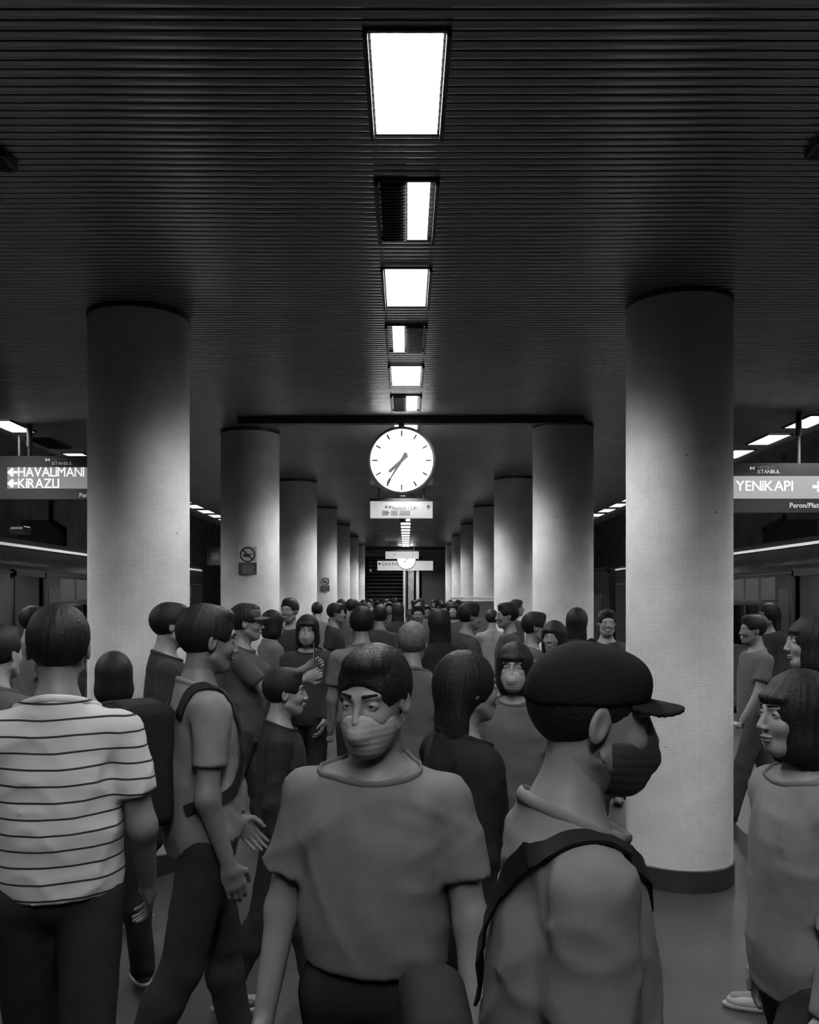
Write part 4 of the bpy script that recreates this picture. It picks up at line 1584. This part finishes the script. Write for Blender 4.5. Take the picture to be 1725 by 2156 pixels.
# things they carry
worn_bag(Jl, 'black backpack worn by the person walking past the nearest left column', 'backpack', 'backpack', (0, -.21, 1.20), .27, .17, .42,
         [[(s_ * .10, -.14, 1.36), (s_ * .105, -.06, 1.46), (s_ * .11, .03, 1.45), (s_ * .115, .12, 1.34), (s_ * .125, .14, 1.22), (s_ * .15, .06, 1.10), (s_ * .14, -.10, 1.04)] for s_ in (-1, 1)])
worn_bag(Jc, 'black shoulder bag hanging behind the person in cap', 'shoulder_bag', 'bag', (-.06, -.20, 1.00), .28, .12, .26,
         [[(-.12, -.14, 1.10), (-.02, -.14, 1.28), (.10, -.08, 1.41), (.118, -.01, 1.435), (.10, .07, 1.40), (.0, .15, 1.32), (-.08, .16, 1.18), (-.17, .08, 1.06), (-.19, -.04, 1.03), (-.15, -.12, 1.05)]])
pw = (wpt(Jp, Jp['wr1']) + wpt(Jp, Jp['wr0'])) / 2
phone('small phone held up by the person before the second left column', pw + Vector((.05, 0, .12)), R(95))

# --- the crowd further down the platform: four figures, copied with their own clothes and size
ARCH = {}
ARCH['walk'] = dict(hair='short', legs=((.35, .1), (-.3, .35)), arms=((.3, .12, .6, .05), (-.3, .12, .0, .05)))
ARCH['stand'] = dict(hair='short', legs=((.03, .03), (-.03, .03)), arms=((.05, .10, .25, .0), (.05, .10, .2, .0)))
ARCH['bob'] = dict(hair='bob', legs=((.2, .1), (-.15, .2)), sleeve='long', arms=((.1, .1, .9, -.2), (.1, .1, .3, .0)))
ARCH['long'] = dict(hair='long', legs=((.1, .05), (-.1, .1)), sleeve='long', jacket=True)
FIRST = {}


def crowd(kind, pxx, d, h, deg, shirt, trousers, label, mask=None):
    loc = (X_(pxx, d), d)
    if kind not in FIRST:
        J = person(label, loc, R(deg), 'crowd further down the platform', h=h, shirt=shirt, trousers=trousers, res=.022, **ARCH[kind])
        FIRST[kind] = J['T']
        return
    t = copy_tree(FIRST[kind])
    t.location = (loc[0], loc[1], 0); t.rotation_euler = (0, 0, R(deg)); s = h / 1.75
    t.scale = (s, s, s)
    t['label'] = label
    for c in t.children:
        b = c.name.split('.')[0]
        g = shirt if b in ('shirt', 'jacket') else trousers if b == 'trousers' else None
        if g is not None:
            c.material_slots[0].link = 'OBJECT'
            c.material_slots[0].material = cloth(g)


CR = [
 ('stand', 612, 8.4, 1.64, 160, .03, .02, 'person in black between the second and third left columns, dark head by the column edge'),
 ('bob', 572, 7.4, 1.55, -60, .10, .03, 'person in grey top in front of the second left column, right of the raised phone'),
 ('walk', 704, 10.1, 1.62, -90, .03, .03, 'person in dark top walking right, beside the person with white mask'),
 ('long', 925, 6.6, 1.56, 10, .02, .02, 'person with long hair and black coat just right of the grey-haired person'),
 ('stand', 985, 7.4, 1.60, -80, .05, .03, 'person in dark grey facing right, below the white notice frame post'),
 ('walk', 1036, 10.5, 1.54, 5, .20, .03, 'person in pale shirt with round dark head before the notice frame'),
 ('stand', 1072, 7.8, 1.60, 100, .05, .04, 'person in dark grey facing left before the third right column'),
 ('walk', 1122, 6.6, 1.57, -95, .07, .03, 'person in grey top walking right before the second right column'),
 ('bob', 1168, 5.9, 1.50, 150, .12, .03, 'person in pale grey top with bobbed hair, left of the nearest right column'),
 ('long', 1215, 6.9, 1.57, -20, .03, .02, 'person with long hair and dark coat before the second right column'),
 ('stand', 1278, 7.2, 1.55, 175, .04, .03, 'person in black standing in the gap left of the nearest right column'),
 ('walk', 1300, 5.8, 1.38, 90, .16, .03, 'short person in pale top close by the nearest right column'),
 ('walk', 1590, 6.6, 1.55, 95, .10, .05, 'person in grey top right of the nearest right column'),
 ('bob', 1702, 5.3, 1.53, 60, .13, .06, 'person in pale grey top at the right edge, behind the dark jacket'),
 ('long', 1622, 8.2, 1.60, 100, .03, .03, 'person in long dark coat near the right train door'),
 ('stand', 66, 6.4, 1.58, -40, .12, .04, 'person in grey shirt near the left train door'),
 ('walk', 150, 8.2, 1.62, -80, .03, .03, 'person in dark clothes before the left train windows'),
 ('bob', 440, 6.6, 1.58, -70, .04, .02, 'person in dark top in the gap between the first two left columns'),
 ('walk', 800, 9.2, 1.60, 0, .04, .03, 'person in dark top walking away along the centre of the platform'),
 ('long', 838, 12.0, 1.58, 0, .03, .03, 'person with long hair walking away directly below the far clock'),
 ('stand', 740, 12.4, 1.63, -30, .08, .03, 'person in grey shirt below the small round camera'),
 ('walk', 880, 10.2, 1.60, 180, .04, .03, 'person in dark top walking towards the camera, right of the centre'),
 ('bob', 955, 12.5, 1.60, 170, .05, .03, 'person in dark top left of the notice frame'),
 ('stand', 1085, 12.2, 1.62, -100, .04, .03, 'person in dark top right of the notice frame, far off'),
 ('walk', 668, 12.5, 1.62, 10, .12, .03, 'person in pale grey shirt by the fourth left column'),
]
for a in CR:
    crowd(*a)
# the farthest heads, at a few pixels each
wd = ['black', 'dark grey', 'mid grey', 'pale grey']
tone = [.015, .03, .05, .10]
rowd = (14.5, 16.3, 18.1, 19.9, 21.9, 24.0, 26.5, 29.0)
for i, d in enumerate(rowd):
    for j in range(4):
        x = -.98 + .64 * j + rnd.uniform(-.05, .05) + (.06 if i % 2 else -.04)
        c = rnd.randrange(4)
        kd = ('walk', 'stand', 'bob', 'long')[rnd.randrange(4)]
        h = rnd.uniform(1.54, 1.66)
        crowd(kd, VX + x * F / (d + .35 * (j % 2)), d + .35 * (j % 2), h, rnd.choice((0, 10, 175, -20, 165, -170)), tone[c], .02,
              'distant person in %s, %s from the left in the %s row of far heads' % (wd[c], num[j], num[i]))
